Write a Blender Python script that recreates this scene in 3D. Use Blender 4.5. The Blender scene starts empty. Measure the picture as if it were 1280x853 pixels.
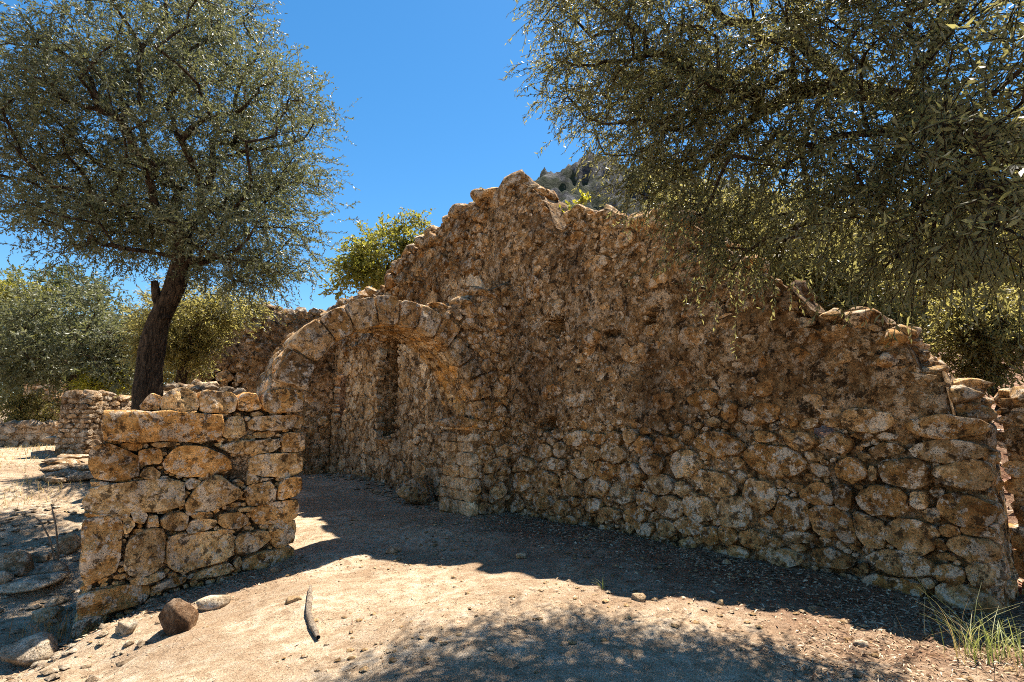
import bpy, math, random
import numpy as np
from mathutils import Vector

# ------------------------------------------------------------------ camera, sky, sun, exposure
scene = bpy.context.scene
COL = scene.collection
FPX, CU, CV = 640.0, 640.0, 426.5          # focal length and centre in photograph pixels (1280 x 853)
PITCH = math.radians(9.23)
CAM = np.array([0.0, 0.0, 1.6])
cam_d = bpy.data.cameras.new('camera')
cam_d.lens = 18.0; cam_d.sensor_width = 36.0
cam_d.clip_start = 0.05; cam_d.clip_end = 2000.0
cam_d.dof.use_dof = True; cam_d.dof.focus_distance = 8.0; cam_d.dof.aperture_fstop = 8.0
cam = bpy.data.objects.new('camera', cam_d); COL.objects.link(cam)
cam.location = CAM; cam.rotation_euler = (math.pi / 2 + PITCH, 0, 0)
scene.camera = cam

SUN_TO = Vector((0.250, 0.405, 1.0)).normalized()
SUN_EL = math.asin(SUN_TO.z); SUN_AZ = math.atan2(SUN_TO.x, SUN_TO.y)
world = bpy.data.worlds.new('World'); scene.world = world; world.use_nodes = True
wn = world.node_tree.nodes; wl = world.node_tree.links
sky = wn.new('ShaderNodeTexSky'); sky.sky_type = 'NISHITA'; sky.sun_disc = False
sky.sun_elevation = SUN_EL; sky.sun_rotation = SUN_AZ
sky.air_density = 1.0; sky.dust_density = 0.1; sky.ozone_density = 2.5; sky.altitude = 300
bg = wn['Background']; bg.inputs['Strength'].default_value = 0.071
hs = wn.new('ShaderNodeHueSaturation'); hs.inputs['Saturation'].default_value = 1.29; hs.inputs['Hue'].default_value = 0.493
wl.new(sky.outputs[0], hs.inputs['Color']); wl.new(hs.outputs[0], bg.inputs['Color'])
sun_d = bpy.data.lights.new('sun', 'SUN'); sun_d.energy = 5.0; sun_d.angle = math.radians(0.53)
sun_d.color = (1.0, 0.92, 0.80)
sun = bpy.data.objects.new('sun', sun_d); COL.objects.link(sun)
sun.rotation_euler = (-SUN_TO).to_track_quat('-Z', 'Y').to_euler(); sun.location = (20, 30, 60)
scene.view_settings.view_transform = 'Standard'
scene.view_settings.look = 'None'
scene.view_settings.exposure = 1.5
scene.view_settings.gamma = 1.0
try:
    scene.cycles.max_bounces = 6; scene.cycles.diffuse_bounces = 4
    scene.cycles.transparent_max_bounces = 8
    scene.cycles.filter_width = 1.0
    scene.cycles.use_denoising = False
except Exception:
    pass

# ------------------------------------------------------------------ numeric helpers
rng = np.random.default_rng(11)
random.seed(5)
SP, CP = math.sin(PITCH), math.cos(PITCH)

def ray(u, v):
    xn = (u - CU) / FPX; yn = (CV - v) / FPX
    return np.array([xn, CP - yn * SP, SP + yn * CP])

def at(u, v, depth):
    d = ray(u, v)
    return CAM + d * (depth / d[1])

def _h(ix, iy, iz):
    n = (ix.astype(np.int64) * 374761393 + iy.astype(np.int64) * 668265263 + iz.astype(np.int64) * 2147483647) & 0xffffffff
    n = ((n ^ (n >> 13)) * 1274126177) & 0xffffffff
    n = ((n ^ (n >> 16)) * 2246822519) & 0xffffffff
    return ((n ^ (n >> 15)) & 0xffff) / 65535.0 * 2 - 1

def vnoise(p):
    p = np.asarray(p, float)
    i = np.floor(p).astype(np.int64); f = p - i
    f = f * f * (3 - 2 * f)
    r = 0
    for dx in (0, 1):
        wx = f[..., 0] if dx else 1 - f[..., 0]
        for dy in (0, 1):
            wy = f[..., 1] if dy else 1 - f[..., 1]
            for dz in (0, 1):
                wz = f[..., 2] if dz else 1 - f[..., 2]
                r = r + wx * wy * wz * _h(i[..., 0] + dx, i[..., 1] + dy, i[..., 2] + dz)
    return r

def fbm(p, oct=4, gain=0.5):
    p = np.asarray(p, float); a = 1.0; s = 0; t = 0
    for k in range(oct):
        s = s + a * vnoise(p * (2 ** k) + 17.3 * k); t += a; a *= gain
    return s / t

def sstep(a, b, x):
    t = np.clip((x - a) / (b - a), 0, 1); return t * t * (3 - 2 * t)

# ------------------------------------------------------------------ materials
class NT:
    def __init__(s, name):
        s.m = bpy.data.materials.new(name); s.m.use_nodes = True
        s.t = s.m.node_tree; s.n = s.t.nodes; s.l = s.t.links
        s.b = s.n['Principled BSDF']; s.out = s.n['Material Output']
        s.pos = s.n.new('ShaderNodeNewGeometry').outputs['Position']
    def noise(s, scale, detail=6, rough=0.6, dist=0.0, vec=None):
        n = s.n.new('ShaderNodeTexNoise'); n.inputs['Scale'].default_value = scale
        n.inputs['Detail'].default_value = detail; n.inputs['Roughness'].default_value = rough
        n.inputs['Distortion'].default_value = dist
        s.l.new(vec or s.pos, n.inputs['Vector']); return n.outputs['Fac']
    def voro(s, scale, feature='F1', out='Distance', vec=None, rand=1.0):
        n = s.n.new('ShaderNodeTexVoronoi'); n.feature = feature; n.inputs['Scale'].default_value = scale
        n.inputs['Randomness'].default_value = rand
        s.l.new(vec or s.pos, n.inputs['Vector']); return n.outputs[out]
    def ramp(s, fac, stops):
        n = s.n.new('ShaderNodeValToRGB'); e = n.color_ramp.elements
        while len(e) < len(stops): e.new(0.5)
        for k, (p, c) in enumerate(stops):
            e[k].position = p
            e[k].color = (c, c, c, 1) if not hasattr(c, '__len__') else (*c, 1)
        s.l.new(fac, n.inputs['Fac']); return n.outputs['Color']
    def mix(s, fac, a, b, mode='MIX'):
        n = s.n.new('ShaderNodeMix'); n.data_type = 'RGBA'; n.blend_type = mode
        for sock, val in ((n.inputs['Factor'], fac), (n.inputs['A'], a), (n.inputs['B'], b)):
            if isinstance(val, bpy.types.NodeSocket): s.l.new(val, sock)
            elif hasattr(val, '__len__'): sock.default_value = (*val, 1)
            else: sock.default_value = val
        return n.outputs['Result']
    # Mix node exposes several sockets of one name; pick the colour ones
    def mixc(s, fac, a, b, mode='MIX'):
        n = s.n.new('ShaderNodeMix'); n.data_type = 'RGBA'; n.blend_type = mode
        A, B = n.inputs[6], n.inputs[7]; F = n.inputs[0]
        for sock, val in ((F, fac), (A, a), (B, b)):
            if isinstance(val, bpy.types.NodeSocket): s.l.new(val, sock)
            elif hasattr(val, '__len__'): sock.default_value = (*val, 1)
            else: sock.default_value = val
        return n.outputs[2]
    def math(s, op, a, b=None):
        n = s.n.new('ShaderNodeMath'); n.operation = op
        for k, val in enumerate((a, b)):
            if val is None: continue
            if isinstance(val, bpy.types.NodeSocket): s.l.new(val, n.inputs[k])
            else: n.inputs[k].default_value = val
        return n.outputs[0]
    def bump(s, h, strength, dist, prev=None):
        n = s.n.new('ShaderNodeBump'); n.inputs['Strength'].default_value = strength
        n.inputs['Distance'].default_value = dist
        s.l.new(h, n.inputs['Height'])
        if prev is not None: s.l.new(prev, n.inputs['Normal'])
        return n.outputs['Normal']
    def rand(s):
        return s.n.new('ShaderNodeObjectInfo').outputs['Random']
    def done(s, col, rough=0.9, normal=None, spec=0.2):
        if isinstance(col, bpy.types.NodeSocket): s.l.new(col, s.b.inputs['Base Color'])
        else: s.b.inputs['Base Color'].default_value = (*col, 1)
        if isinstance(rough, bpy.types.NodeSocket): s.l.new(rough, s.b.inputs['Roughness'])
        else: s.b.inputs['Roughness'].default_value = rough
        s.b.inputs['Specular IOR Level'].default_value = spec
        if normal is not None: s.l.new(normal, s.b.inputs['Normal'])
        return s.m

def stone_mat(name, dark, mid, pale, lichen=0.55, black=0.5, orange=0.5, rel=1.0):
    m = NT(name)
    wpos = m.pos
    ofs = m.n.new('ShaderNodeVectorMath'); ofs.operation = 'SCALE'; ofs.inputs[0].default_value = (41.0, 67.0, 29.0)
    m.l.new(m.rand(), ofs.inputs['Scale'])
    ad = m.n.new('ShaderNodeVectorMath'); ad.operation = 'ADD'; m.l.new(m.pos, ad.inputs[0]); m.l.new(ofs.outputs[0], ad.inputs[1])
    m.pos = ad.outputs[0]
    med = m.noise(8, 8, 0.68, 0.15); fine = m.noise(42, 7, 0.75); grain = m.noise(120, 4, 0.7)
    base = m.ramp(med, [(0.36, dark), (0.5, mid), (0.62, pale)])
    tone = m.ramp(m.rand(), [(0.0, (0.44, 0.39, 0.34)), (0.15, (0.95, 0.74, 0.48)), (0.3, (0.72, 0.72, 0.74)), (0.45, (1.15, 1.05, 0.92)), (0.6, (0.80, 0.70, 0.58)), (0.75, (1.02, 0.80, 0.54)), (0.88, (0.9, 0.93, 0.97)), (1.0, (1.38, 1.30, 1.2))])
    c = m.mixc(0.95, base, tone, 'MULTIPLY')
    om = m.ramp(m.noise(3.1, 6, 0.65, 0.2), [(0.55, 0.0), (0.63, orange * 0.7)])
    c = m.mixc(om, c, (0.42, 0.225, 0.06))
    lw = m.noise(5.5, 10, 0.74, 0.1)
    lm = m.ramp(lw, [(0.52, 0.0), (0.545, lichen)])
    c = m.mixc(lm, c, (0.70, 0.60, 0.47))
    lm2 = m.ramp(m.math('ADD', m.voro(10.0), m.math('MULTIPLY', m.math('SUBTRACT', fine, 0.5), 0.35)), [(0.19, lichen), (0.22, 0.0)])
    lm2 = m.math('MULTIPLY', lm2, m.ramp(m.noise(1.7, 3), [(0.49, 0.0), (0.54, 1.0)]))
    c = m.mixc(lm2, c, (0.78, 0.67, 0.54))
    bm = m.ramp(m.noise(9, 10, 0.76, 0.1), [(0.54, 0.0), (0.57, black)])
    c = m.mixc(bm, c, (0.034, 0.021, 0.012))
    pit = m.ramp(m.voro(60.0), [(0.14, 1.0), (0.28, 0.0)])
    pit = m.math('MULTIPLY', pit, m.ramp(m.noise(5, 4), [(0.45, 0.0), (0.54, 1.0)]))
    c = m.mixc(m.math('MULTIPLY', pit, 0.85), c, (0.045, 0.03, 0.02))
    sp = m.ramp(fine, [(0.36, (0.55, 0.51, 0.47)), (0.5, (1, 1, 1)), (0.64, (1.35, 1.33, 1.3))])
    c = m.mixc(0.9, c, sp, 'MULTIPLY')
    sp2 = m.ramp(grain, [(0.36, (0.7, 0.67, 0.64)), (0.5, (1, 1, 1)), (0.64, (1.22, 1.2, 1.18))])
    c = m.mixc(0.8, c, sp2, 'MULTIPLY')
    mp = m.n.new('ShaderNodeMapping'); mp.inputs['Scale'].default_value = (1, 1, 0.45); m.l.new(wpos, mp.inputs['Vector'])
    st = m.ramp(m.noise(1.1, 7, 0.65, 0.3, mp.outputs[0]), [(0.38, (0.50, 0.46, 0.43)), (0.5, (0.95, 0.93, 0.9)), (0.62, (1.25, 1.22, 1.18))])
    c = m.mixc(0.9, c, st, 'MULTIPLY')
    n = m.bump(med, 0.8 * rel, 0.07)
    n = m.bump(lw, 0.6 * rel, 0.03, n)
    n = m.bump(fine, 0.8 * rel, 0.022, n)
    n = m.bump(m.math('SUBTRACT', 1.0, pit), 0.9 * rel, 0.015, n)
    return m.done(c, 0.93, n, 0.12)

M = {}
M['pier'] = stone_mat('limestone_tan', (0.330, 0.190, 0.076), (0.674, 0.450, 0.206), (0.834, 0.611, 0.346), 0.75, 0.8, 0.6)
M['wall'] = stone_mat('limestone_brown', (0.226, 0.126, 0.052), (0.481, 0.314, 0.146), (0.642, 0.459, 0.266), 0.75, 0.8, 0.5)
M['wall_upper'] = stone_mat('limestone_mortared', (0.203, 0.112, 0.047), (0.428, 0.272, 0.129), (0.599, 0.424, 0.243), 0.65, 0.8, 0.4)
M['arch'] = stone_mat('limestone_arch', (0.246, 0.147, 0.065), (0.524, 0.355, 0.178), (0.675, 0.501, 0.309), 0.75, 0.8, 0.65)
M['plaster_bounce_stone'] = stone_mat('pale_bounce_limestone', (0.40, 0.28, 0.16), (0.68, 0.53, 0.345), (0.80, 0.68, 0.50), 0.7, 0.45, 0.3)  # pale plaster tone, lightened further to paint in bounce light on inner wall and reveal
M['soffit'] = stone_mat('bounce_tinted_soffit_stone', (0.40, 0.245, 0.09), (0.66, 0.44, 0.19), (0.78, 0.60, 0.34), 0.5, 0.35, 0.7)  # warm bounce from the sunlit ground painted into the soffit colour
M['rock'] = stone_mat('field_stone', (0.26, 0.19, 0.12), (0.46, 0.37, 0.26), (0.62, 0.54, 0.43), 0.45, 0.3, 0.2)
M['darkrock'] = stone_mat('dark_basalt_stone', (0.10, 0.07, 0.05), (0.19, 0.135, 0.10), (0.27, 0.21, 0.165), 0.15, 0.6, 0.2)
M['far'] = stone_mat('weathered_far_stone', (0.19, 0.14, 0.10), (0.36, 0.28, 0.20), (0.50, 0.43, 0.34), 0.6, 0.5, 0.2)

def mortar_mat(name, a, b, c3):
    m = NT(name)
    med = m.noise(6, 9, 0.74, 0.2); fine = m.noise(30, 7, 0.78); grain = m.noise(90, 4, 0.7)
    c = m.ramp(med, [(0.38, a), (0.5, b), (0.62, c3)])
    wv = m.n.new('ShaderNodeVectorMath'); wv.operation = 'ADD'
    nz = m.n.new('ShaderNodeTexNoise'); nz.inputs['Scale'].default_value = 14.0; m.l.new(m.pos, nz.inputs['Vector'])
    sc = m.n.new('ShaderNodeVectorMath'); sc.operation = 'SCALE'; sc.inputs['Scale'].default_value = 0.09
    m.l.new(nz.outputs['Color'], sc.inputs[0]); m.l.new(m.pos, wv.inputs[0]); m.l.new(sc.outputs[0], wv.inputs[1])
    vd = m.voro(15.0, vec=wv.outputs[0]); vc = m.voro(15.0, out='Color', vec=wv.outputs[0])
    agg = m.ramp(vd, [(0.33, 1.0), (0.45, 0.0)])
    sep = m.n.new('ShaderNodeSeparateColor'); m.l.new(vc, sep.inputs[0])
    agc = m.ramp(sep.outputs[0], [(0.0, (0.09, 0.06, 0.035)), (0.35, (0.26, 0.18, 0.10)), (0.7, (0.43, 0.34, 0.235)), (1.0, (0.60, 0.53, 0.44))])
    am = m.math('MULTIPLY', agg, m.ramp(sep.outputs[1], [(0.40, 0.0), (0.5, 0.85)]))
    c = m.mixc(am, c, agc)
    lm = m.ramp(m.noise(4.2, 10, 0.78, 0.1), [(0.525, 0.0), (0.55, 0.75)])
    c = m.mixc(lm, c, (0.66, 0.50, 0.34))
    bm = m.ramp(m.noise(6.5, 10, 0.78, 0.1), [(0.532, 0.0), (0.565, 0.9)])
    c = m.mixc(bm, c, (0.034, 0.020, 0.010))
    sp = m.ramp(fine, [(0.36, (0.50, 0.46, 0.42)), (0.5, (1, 1, 1)), (0.64, (1.4, 1.37, 1.32))])
    c = m.mixc(0.9, c, sp, 'MULTIPLY')
    sp2 = m.ramp(grain, [(0.36, (0.7, 0.67, 0.64)), (0.5, (1, 1, 1)), (0.64, (1.3, 1.28, 1.25))])
    c = m.mixc(0.8, c, sp2, 'MULTIPLY')
    mp = m.n.new('ShaderNodeMapping'); mp.inputs['Scale'].default_value = (1, 1, 0.45); m.l.new(m.pos, mp.inputs['Vector'])
    st = m.ramp(m.noise(1.1, 7, 0.65, 0.3, mp.outputs[0]), [(0.38, (0.50, 0.46, 0.43)), (0.5, (0.95, 0.93, 0.9)), (0.62, (1.25, 1.22, 1.18))])
    c = m.mixc(0.9, c, st, 'MULTIPLY')
    n = m.bump(med, 0.9, 0.10)
    n = m.bump(am, 0.9, 0.03, n)
    n = m.bump(fine, 0.9, 0.035, n)
    return m.done(c, 0.96, n, 0.1)

M['mortar'] = mortar_mat('old_lime_mortar', (0.139, 0.075, 0.031), (0.310, 0.183, 0.080), (0.481, 0.323, 0.173))
M['mortar_pale'] = mortar_mat('pale_plaster', (0.249, 0.151, 0.074), (0.478, 0.322, 0.175), (0.644, 0.479, 0.304))
M['mortar_dark'] = mortar_mat('earth_core', (0.07, 0.046, 0.026), (0.15, 0.10, 0.055), (0.26, 0.185, 0.11))

def ground_mat():
    m = NT('dry_earth')
    a = m.noise(0.55, 6, 0.6, 0.3); b = m.noise(6, 8, 0.7); f = m.noise(55, 6, 0.75)
    c = m.ramp(b, [(0.38, (0.45, 0.315, 0.20)), (0.5, (0.63, 0.475, 0.32)), (0.62, (0.74, 0.605, 0.45))])
    c = m.mixc(m.ramp(a, [(0.46, 0.0), (0.58, 0.6)]), c, (0.37, 0.25, 0.155))
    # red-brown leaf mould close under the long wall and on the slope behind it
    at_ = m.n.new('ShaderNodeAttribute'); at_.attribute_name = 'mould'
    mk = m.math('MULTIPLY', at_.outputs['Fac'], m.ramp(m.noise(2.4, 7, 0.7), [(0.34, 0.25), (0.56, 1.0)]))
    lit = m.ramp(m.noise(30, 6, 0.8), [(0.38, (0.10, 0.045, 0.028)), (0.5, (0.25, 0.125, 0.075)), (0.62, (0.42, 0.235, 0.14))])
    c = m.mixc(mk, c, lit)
    # cracked crust
    wv = m.n.new('ShaderNodeVectorMath'); wv.operation = 'ADD'
    nz = m.n.new('ShaderNodeTexNoise'); nz.inputs['Scale'].default_value = 5.0; m.l.new(m.pos, nz.inputs['Vector'])
    sc = m.n.new('ShaderNodeVectorMath'); sc.operation = 'SCALE'; sc.inputs['Scale'].default_value = 0.16
    m.l.new(nz.outputs['Color'], sc.inputs[0]); m.l.new(m.pos, wv.inputs[0]); m.l.new(sc.outputs[0], wv.inputs[1])
    cr = m.voro(6.5, 'DISTANCE_TO_EDGE', vec=wv.outputs[0])
    crm = m.ramp(cr, [(0.0, 1.0), (0.028, 0.0)])
    crm = m.math('MULTIPLY', crm, m.ramp(m.noise(1.3, 4), [(0.47, 0.0), (0.56, 0.8)]))
    crm = m.math('MULTIPLY', crm, m.math('SUBTRACT', 1.0, at_.outputs['Fac']))
    c = m.mixc(m.math('MULTIPLY', crm, 0.8), c, (0.17, 0.105, 0.065))
    grit = m.ramp(m.voro(48.0), [(0.16, 1.0), (0.24, 0.0)])
    gs = m.math('MULTIPLY', grit, m.ramp(m.noise(3.3, 4), [(0.45, 0.0), (0.62, 0.8)]))
    c = m.mixc(gs, c, (0.27, 0.20, 0.14))
    sp = m.ramp(f, [(0.38, (0.62, 0.58, 0.54)), (0.5, (1, 1, 1)), (0.62, (1.22, 1.2, 1.18))])
    c = m.mixc(0.9, c, sp, 'MULTIPLY')
    n = m.bump(b, 1.0, 0.14); n = m.bump(f, 0.9, 0.028, n)
    n = m.bump(m.math('SUBTRACT', m.math('MULTIPLY', gs, 0.8), crm), 0.6, 0.015, n)
    return m.done(c, 0.97, n, 0.08)
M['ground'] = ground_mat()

def bark_mat(name, a, b):
    m = NT(name)
    mp = m.n.new('ShaderNodeMapping'); mp.inputs['Scale'].default_value = (1, 1, 0.22); m.l.new(m.pos, mp.inputs['Vector'])
    n1 = m.noise(16, 8, 0.7, 1.2, mp.outputs[0]); n2 = m.noise(50, 5, 0.7)
    c = m.ramp(n1, [(0.4, a), (0.6, b)])
    n = m.bump(n1, 1.0, 0.14); n = m.bump(n2, 0.5, 0.01, n)
    return m.done(c, 0.95, n, 0.1)
M['bark'] = bark_mat('olive_bark', (0.018, 0.012, 0.008), (0.12, 0.08, 0.05))
M['twig'] = bark_mat('dry_twig', (0.22, 0.16, 0.11), (0.42, 0.33, 0.24))
M['deadwood'] = bark_mat('sun_bleached_wood', (0.30, 0.22, 0.15), (0.55, 0.45, 0.34))
M['redtwig'] = bark_mat('dry_red_stalk', (0.20, 0.10, 0.05), (0.40, 0.23, 0.12))

def leaf_mat(name, stops, trans=0.3, tcol=(0.3, 0.32, 0.06), rough=0.42, spec=0.45):
    m = NT(name)
    at_ = m.n.new('ShaderNodeAttribute'); at_.attribute_name = 'tint'
    c = m.ramp(at_.outputs['Fac'], stops)
    m.done(c, rough, None, spec)
    tr = m.n.new('ShaderNodeBsdfTranslucent')
    tc = m.mixc(0.55, c, tcol)
    m.l.new(tc, tr.inputs['Color'])
    mx = m.n.new('ShaderNodeMixShader'); mx.inputs[0].default_value = trans
    m.l.new(m.b.outputs[0], mx.inputs[1]); m.l.new(tr.outputs[0], mx.inputs[2])
    m.l.new(mx.outputs[0], m.out.inputs['Surface'])
    return m.m
M['olive'] = leaf_mat('olive_leaf', [(0.0, (0.05, 0.058, 0.03)), (0.45, (0.105, 0.115, 0.06)), (0.8, (0.185, 0.19, 0.115)), (1.0, (0.34, 0.34, 0.25))], 0.34, (0.28, 0.29, 0.08), 0.5, 0.4)
M['olive_near'] = leaf_mat('olive_leaf_near', [(0.0, (0.055, 0.058, 0.025)), (0.45, (0.125, 0.122, 0.05)), (0.8, (0.21, 0.195, 0.09)), (1.0, (0.36, 0.32, 0.19))], 0.52, (0.46, 0.41, 0.12))
M['olive_far'] = leaf_mat('olive_leaf_far', [(0.0, (0.065, 0.065, 0.025)), (0.5, (0.14, 0.13, 0.05)), (1.0, (0.30, 0.27, 0.14))], 0.6, (0.56, 0.48, 0.12))
M['yellowgreen'] = leaf_mat('carob_leaf', [(0.0, (0.06, 0.08, 0.02)), (0.5, (0.17, 0.18, 0.035)), (1.0, (0.36, 0.31, 0.06))], 0.45, (0.50, 0.45, 0.05), 0.5)
M['brightbush'] = leaf_mat('broom_leaf', [(0.0, (0.16, 0.19, 0.02)), (0.5, (0.32, 0.31, 0.03)), (1.0, (0.46, 0.42, 0.05))], 0.45, (0.6, 0.55, 0.04), 0.55)
M['darkgreen'] = leaf_mat('pine_needle', [(0.0, (0.03, 0.045, 0.02)), (0.6, (0.07, 0.085, 0.035)), (1.0, (0.13, 0.135, 0.06))], 0.25, (0.2, 0.24, 0.04), 0.55)
M['litter'] = leaf_mat('dead_leaf', [(0.0, (0.13, 0.07, 0.045)), (0.4, (0.27, 0.17, 0.10)), (0.75, (0.45, 0.33, 0.21)), (1.0, (0.62, 0.52, 0.38))], 0.1, (0.4, 0.25, 0.1), 0.8, 0.15)
M['litter_red'] = leaf_mat('red_dead_leaf', [(0.0, (0.10, 0.04, 0.025)), (0.4, (0.25, 0.10, 0.055)), (0.7, (0.36, 0.20, 0.12)), (1.0, (0.60, 0.48, 0.38))], 0.1, (0.4, 0.2, 0.1), 0.7, 0.2)
M['straw'] = leaf_mat('dry_grass', [(0.0, (0.30, 0.20, 0.08)), (0.5, (0.46, 0.34, 0.15)), (1.0, (0.60, 0.50, 0.28))], 0.3, (0.6, 0.45, 0.15), 0.7, 0.2)
M['rust'] = leaf_mat('rust_weed', [(0.0, (0.22, 0.10, 0.035)), (0.5, (0.38, 0.19, 0.07)), (1.0, (0.52, 0.33, 0.14))], 0.3, (0.6, 0.3, 0.08), 0.7, 0.2)
M['grass'] = leaf_mat('weed_leaf', [(0.0, (0.12, 0.15, 0.045)), (0.5, (0.25, 0.28, 0.09)), (1.0, (0.45, 0.43, 0.20))], 0.35, (0.45, 0.5, 0.1), 0.55, 0.3)

def mountain_mat():
    m = NT('mountain_rock')
    a = m.noise(0.05, 9, 0.7, 0.5); b = m.noise(0.22, 9, 0.72)
    c = m.ramp(b, [(0.38, (0.03, 0.034, 0.04)), (0.5, (0.085, 0.09, 0.10)), (0.62, (0.19, 0.19, 0.195))])
    c = m.mixc(m.ramp(a, [(0.475, 0.0), (0.52, 0.9)]), c, (0.032, 0.044, 0.02))
    n = m.bump(b, 1.0, 3.0); n = m.bump(a, 1.0, 6.0, n)
    return m.done(c, 0.95, n, 0.1)
M['mountain'] = mountain_mat()

# ------------------------------------------------------------------ object helpers
def link_mesh(name, V, F, mat, parent=None, loc=None, smooth=True, tint=None, attr=None):
    """V in world coordinates; the object origin is put at loc (world)."""
    V = np.asarray(V, float)
    o0 = np.zeros(3) if loc is None else np.asarray(loc, float)
    me = bpy.data.meshes.new(name)
    if isinstance(F, np.ndarray):
        k = F.shape[1]
        me.vertices.add(len(V)); me.vertices.foreach_set('co', (V - o0).astype(np.float32).ravel())
        me.loops.add(F.size); me.loops.foreach_set('vertex_index', F.astype(np.int32).ravel())
        me.polygons.add(len(F))
        me.polygons.foreach_set('loop_start', np.arange(0, F.size, k, dtype=np.int32))
        me.update(calc_edges=True)
    else:
        me.from_pydata((V - o0).tolist(), [], F)
        me.update()
    if smooth:
        me.polygons.foreach_set('use_smooth', np.ones(len(me.polygons), bool))
    if tint is not None:
        a = me.attributes.new('tint', 'FLOAT', 'FACE'); a.data.foreach_set('value', np.asarray(tint, np.float32))
    if attr is not None:
        a = me.attributes.new(attr[0], 'FLOAT', 'POINT'); a.data.foreach_set('value', np.asarray(attr[1], np.float32))
    me.materials.append(M[mat])
    o = bpy.data.objects.new(name, me); COL.objects.link(o)
    if parent is not None:
        o.parent = parent; o.location = Vector(o0) - parent.location
    else:
        o.location = o0
    return o

def tag(o, label=None, cat=None, group=None, kind=None):
    if label: o['label'] = label
    if cat: o['category'] = cat
    if group: o['group'] = group
    if kind: o['kind'] = kind
    return o

def thing(name, label, cat, loc, group=None):
    o = bpy.data.objects.new(name, None); COL.objects.link(o)
    o.location = Vector([float(a) for a in loc]); o.empty_display_size = 0.2
    return tag(o, label, cat, group)

# ------------------------------------------------------------------ the lie of the land
T_R = np.array([0.627, -0.779]); N_R = np.array([-0.779, -0.627])     # long wall: along it, and its visible side
T_A = -np.array([0.779, 0.627]); N_A = np.array([0.627, -0.779])      # arch wall
C0 = np.array([0.0, 10.2])                                            # where the two meet

class Frame:
    def __init__(s, O, t, n): s.O, s.t, s.n = np.array(O, float), np.array(t, float), np.array(n, float)
    def w(s, a, z, d):
        a, z, d = np.broadcast_arrays(np.asarray(a, float), np.asarray(z, float), np.asarray(d, float))
        xy = s.O + a[..., None] * s.t + d[..., None] * s.n
        return np.concatenate([xy, z[..., None]], -1)
    def px(s, u, v, d=0.0):
        r = ray(u, v); P = s.O + d * s.n
        k = np.dot(P - CAM[:2], s.n) / np.dot(r[:2], s.n)
        p = CAM + r * k
        return float(np.dot(p[:2] - s.O, s.t)), float(p[2])
FR = Frame(C0, T_R, N_R); FA = Frame(C0, T_A, N_A)

GP = []
def gpx(u, v, d): p = at(u, v, d); GP.append(tuple(p))
for u, v, d in ((90, 800, 6.2), (60, 770, 6.6), (30, 690, 8.0), (-60, 700, 7.6), (30, 640, 9.4), (30, 600, 11.0), (-80, 600, 11.0), (30, 575, 13.0), (60, 563, 14.5), (-100, 565, 14.0),
                (10, 556, 17.0), (120, 556, 16.0), (160, 770, 5.9), (300, 830, 4.35), (120, 850, 5.0), (0, 850, 5.5), (200, 800, 5.0), (640, 640, 10.1), (560, 652, 9.1),
                (420, 650, 9.65), (415, 597, 17.6), (540, 628, 12.4), (390, 690, 7.8), (1255, 765, 4.85), (950, 705, 6.35), (800, 672, 7.7),
                (640, 760, 4.9), (1000, 800, 4.2), (250, 735, 6.95), (370, 697, 7.65), (310, 715, 7.25), (440, 735, 6.1)):
    gpx(u, v, d)
GP += [(0, 0, 0), (-2, 1, -0.2), (3, 1, 0), (0, 2.6, 0), (-3, -3, -0.3), (4, -4, 0), (0, -12, -0.2), (-14, -4, -0.6), (-9, 3, -0.8), (14, -4, 0.3), (7, 2, 0.05),
       (-30, 20, 1.1), (-14, 22, 1.1), (-40, 60, 3), (0, 60, 5), (60, 60, 12), (60, 0, 4), (-60, 0, -1), (0, -60, -2), (-90, 110, 5), (90, 120, 22), (0, 130, 10), (250, 250, 40), (-250, 250, 12), (250, -250, 0), (-250, -250, 0), (-9.5, 11, 0.45), (-5.5, 14.5, -0.05)]
GP = np.array(GP)

def ground_z(x, y, detail=True):
    x = np.asarray(x, float); y = np.asarray(y, float); sh = np.broadcast(x, y).shape
    x = np.broadcast_to(x, sh).ravel(); y = np.broadcast_to(y, sh).ravel()
    out = np.empty(len(x))
    for k in range(0, len(x), 40000):
        X = x[k:k + 40000, None]; Y = y[k:k + 40000, None]
        d2 = (X - GP[:, 0]) ** 2 + (Y - GP[:, 1]) ** 2
        w = 1.0 / (d2 + 0.12) ** 1.7
        out[k:k + 40000] = (w * GP[:, 2]).sum(1) / w.sum(1)
    rel = np.stack([x - C0[0], y - C0[1]], -1)
    behind = -(rel @ N_R); along = rel @ T_R
    out = out + 1.9 * sstep(0.9, 5.2, behind) * sstep(40, 20, behind) * sstep(-14, -9, along)
    if detail:
        P = np.stack([x, y, 0 * x], -1)
        near = 1.0 / (1 + (np.hypot(x, y - 5) / 25) ** 2)
        out = out + near * (0.06 * fbm(P * 0.9, 3) + 0.03 * fbm(P * 3.6 + 9, 3))
        out = out + (1 - near) * 1.2 * fbm(P * 0.05, 3)
    return out.reshape(sh)

def ground_px(u, v):
    r = ray(u, v); lo = None
    ts = np.linspace(2.5, 40, 500); P = CAM + ts[:, None] * r
    g = ground_z(P[:, 0], P[:, 1]); k = int(np.argmax(P[:, 2] < g))
    return np.array([P[k, 0], P[k, 1], g[k]])

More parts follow.
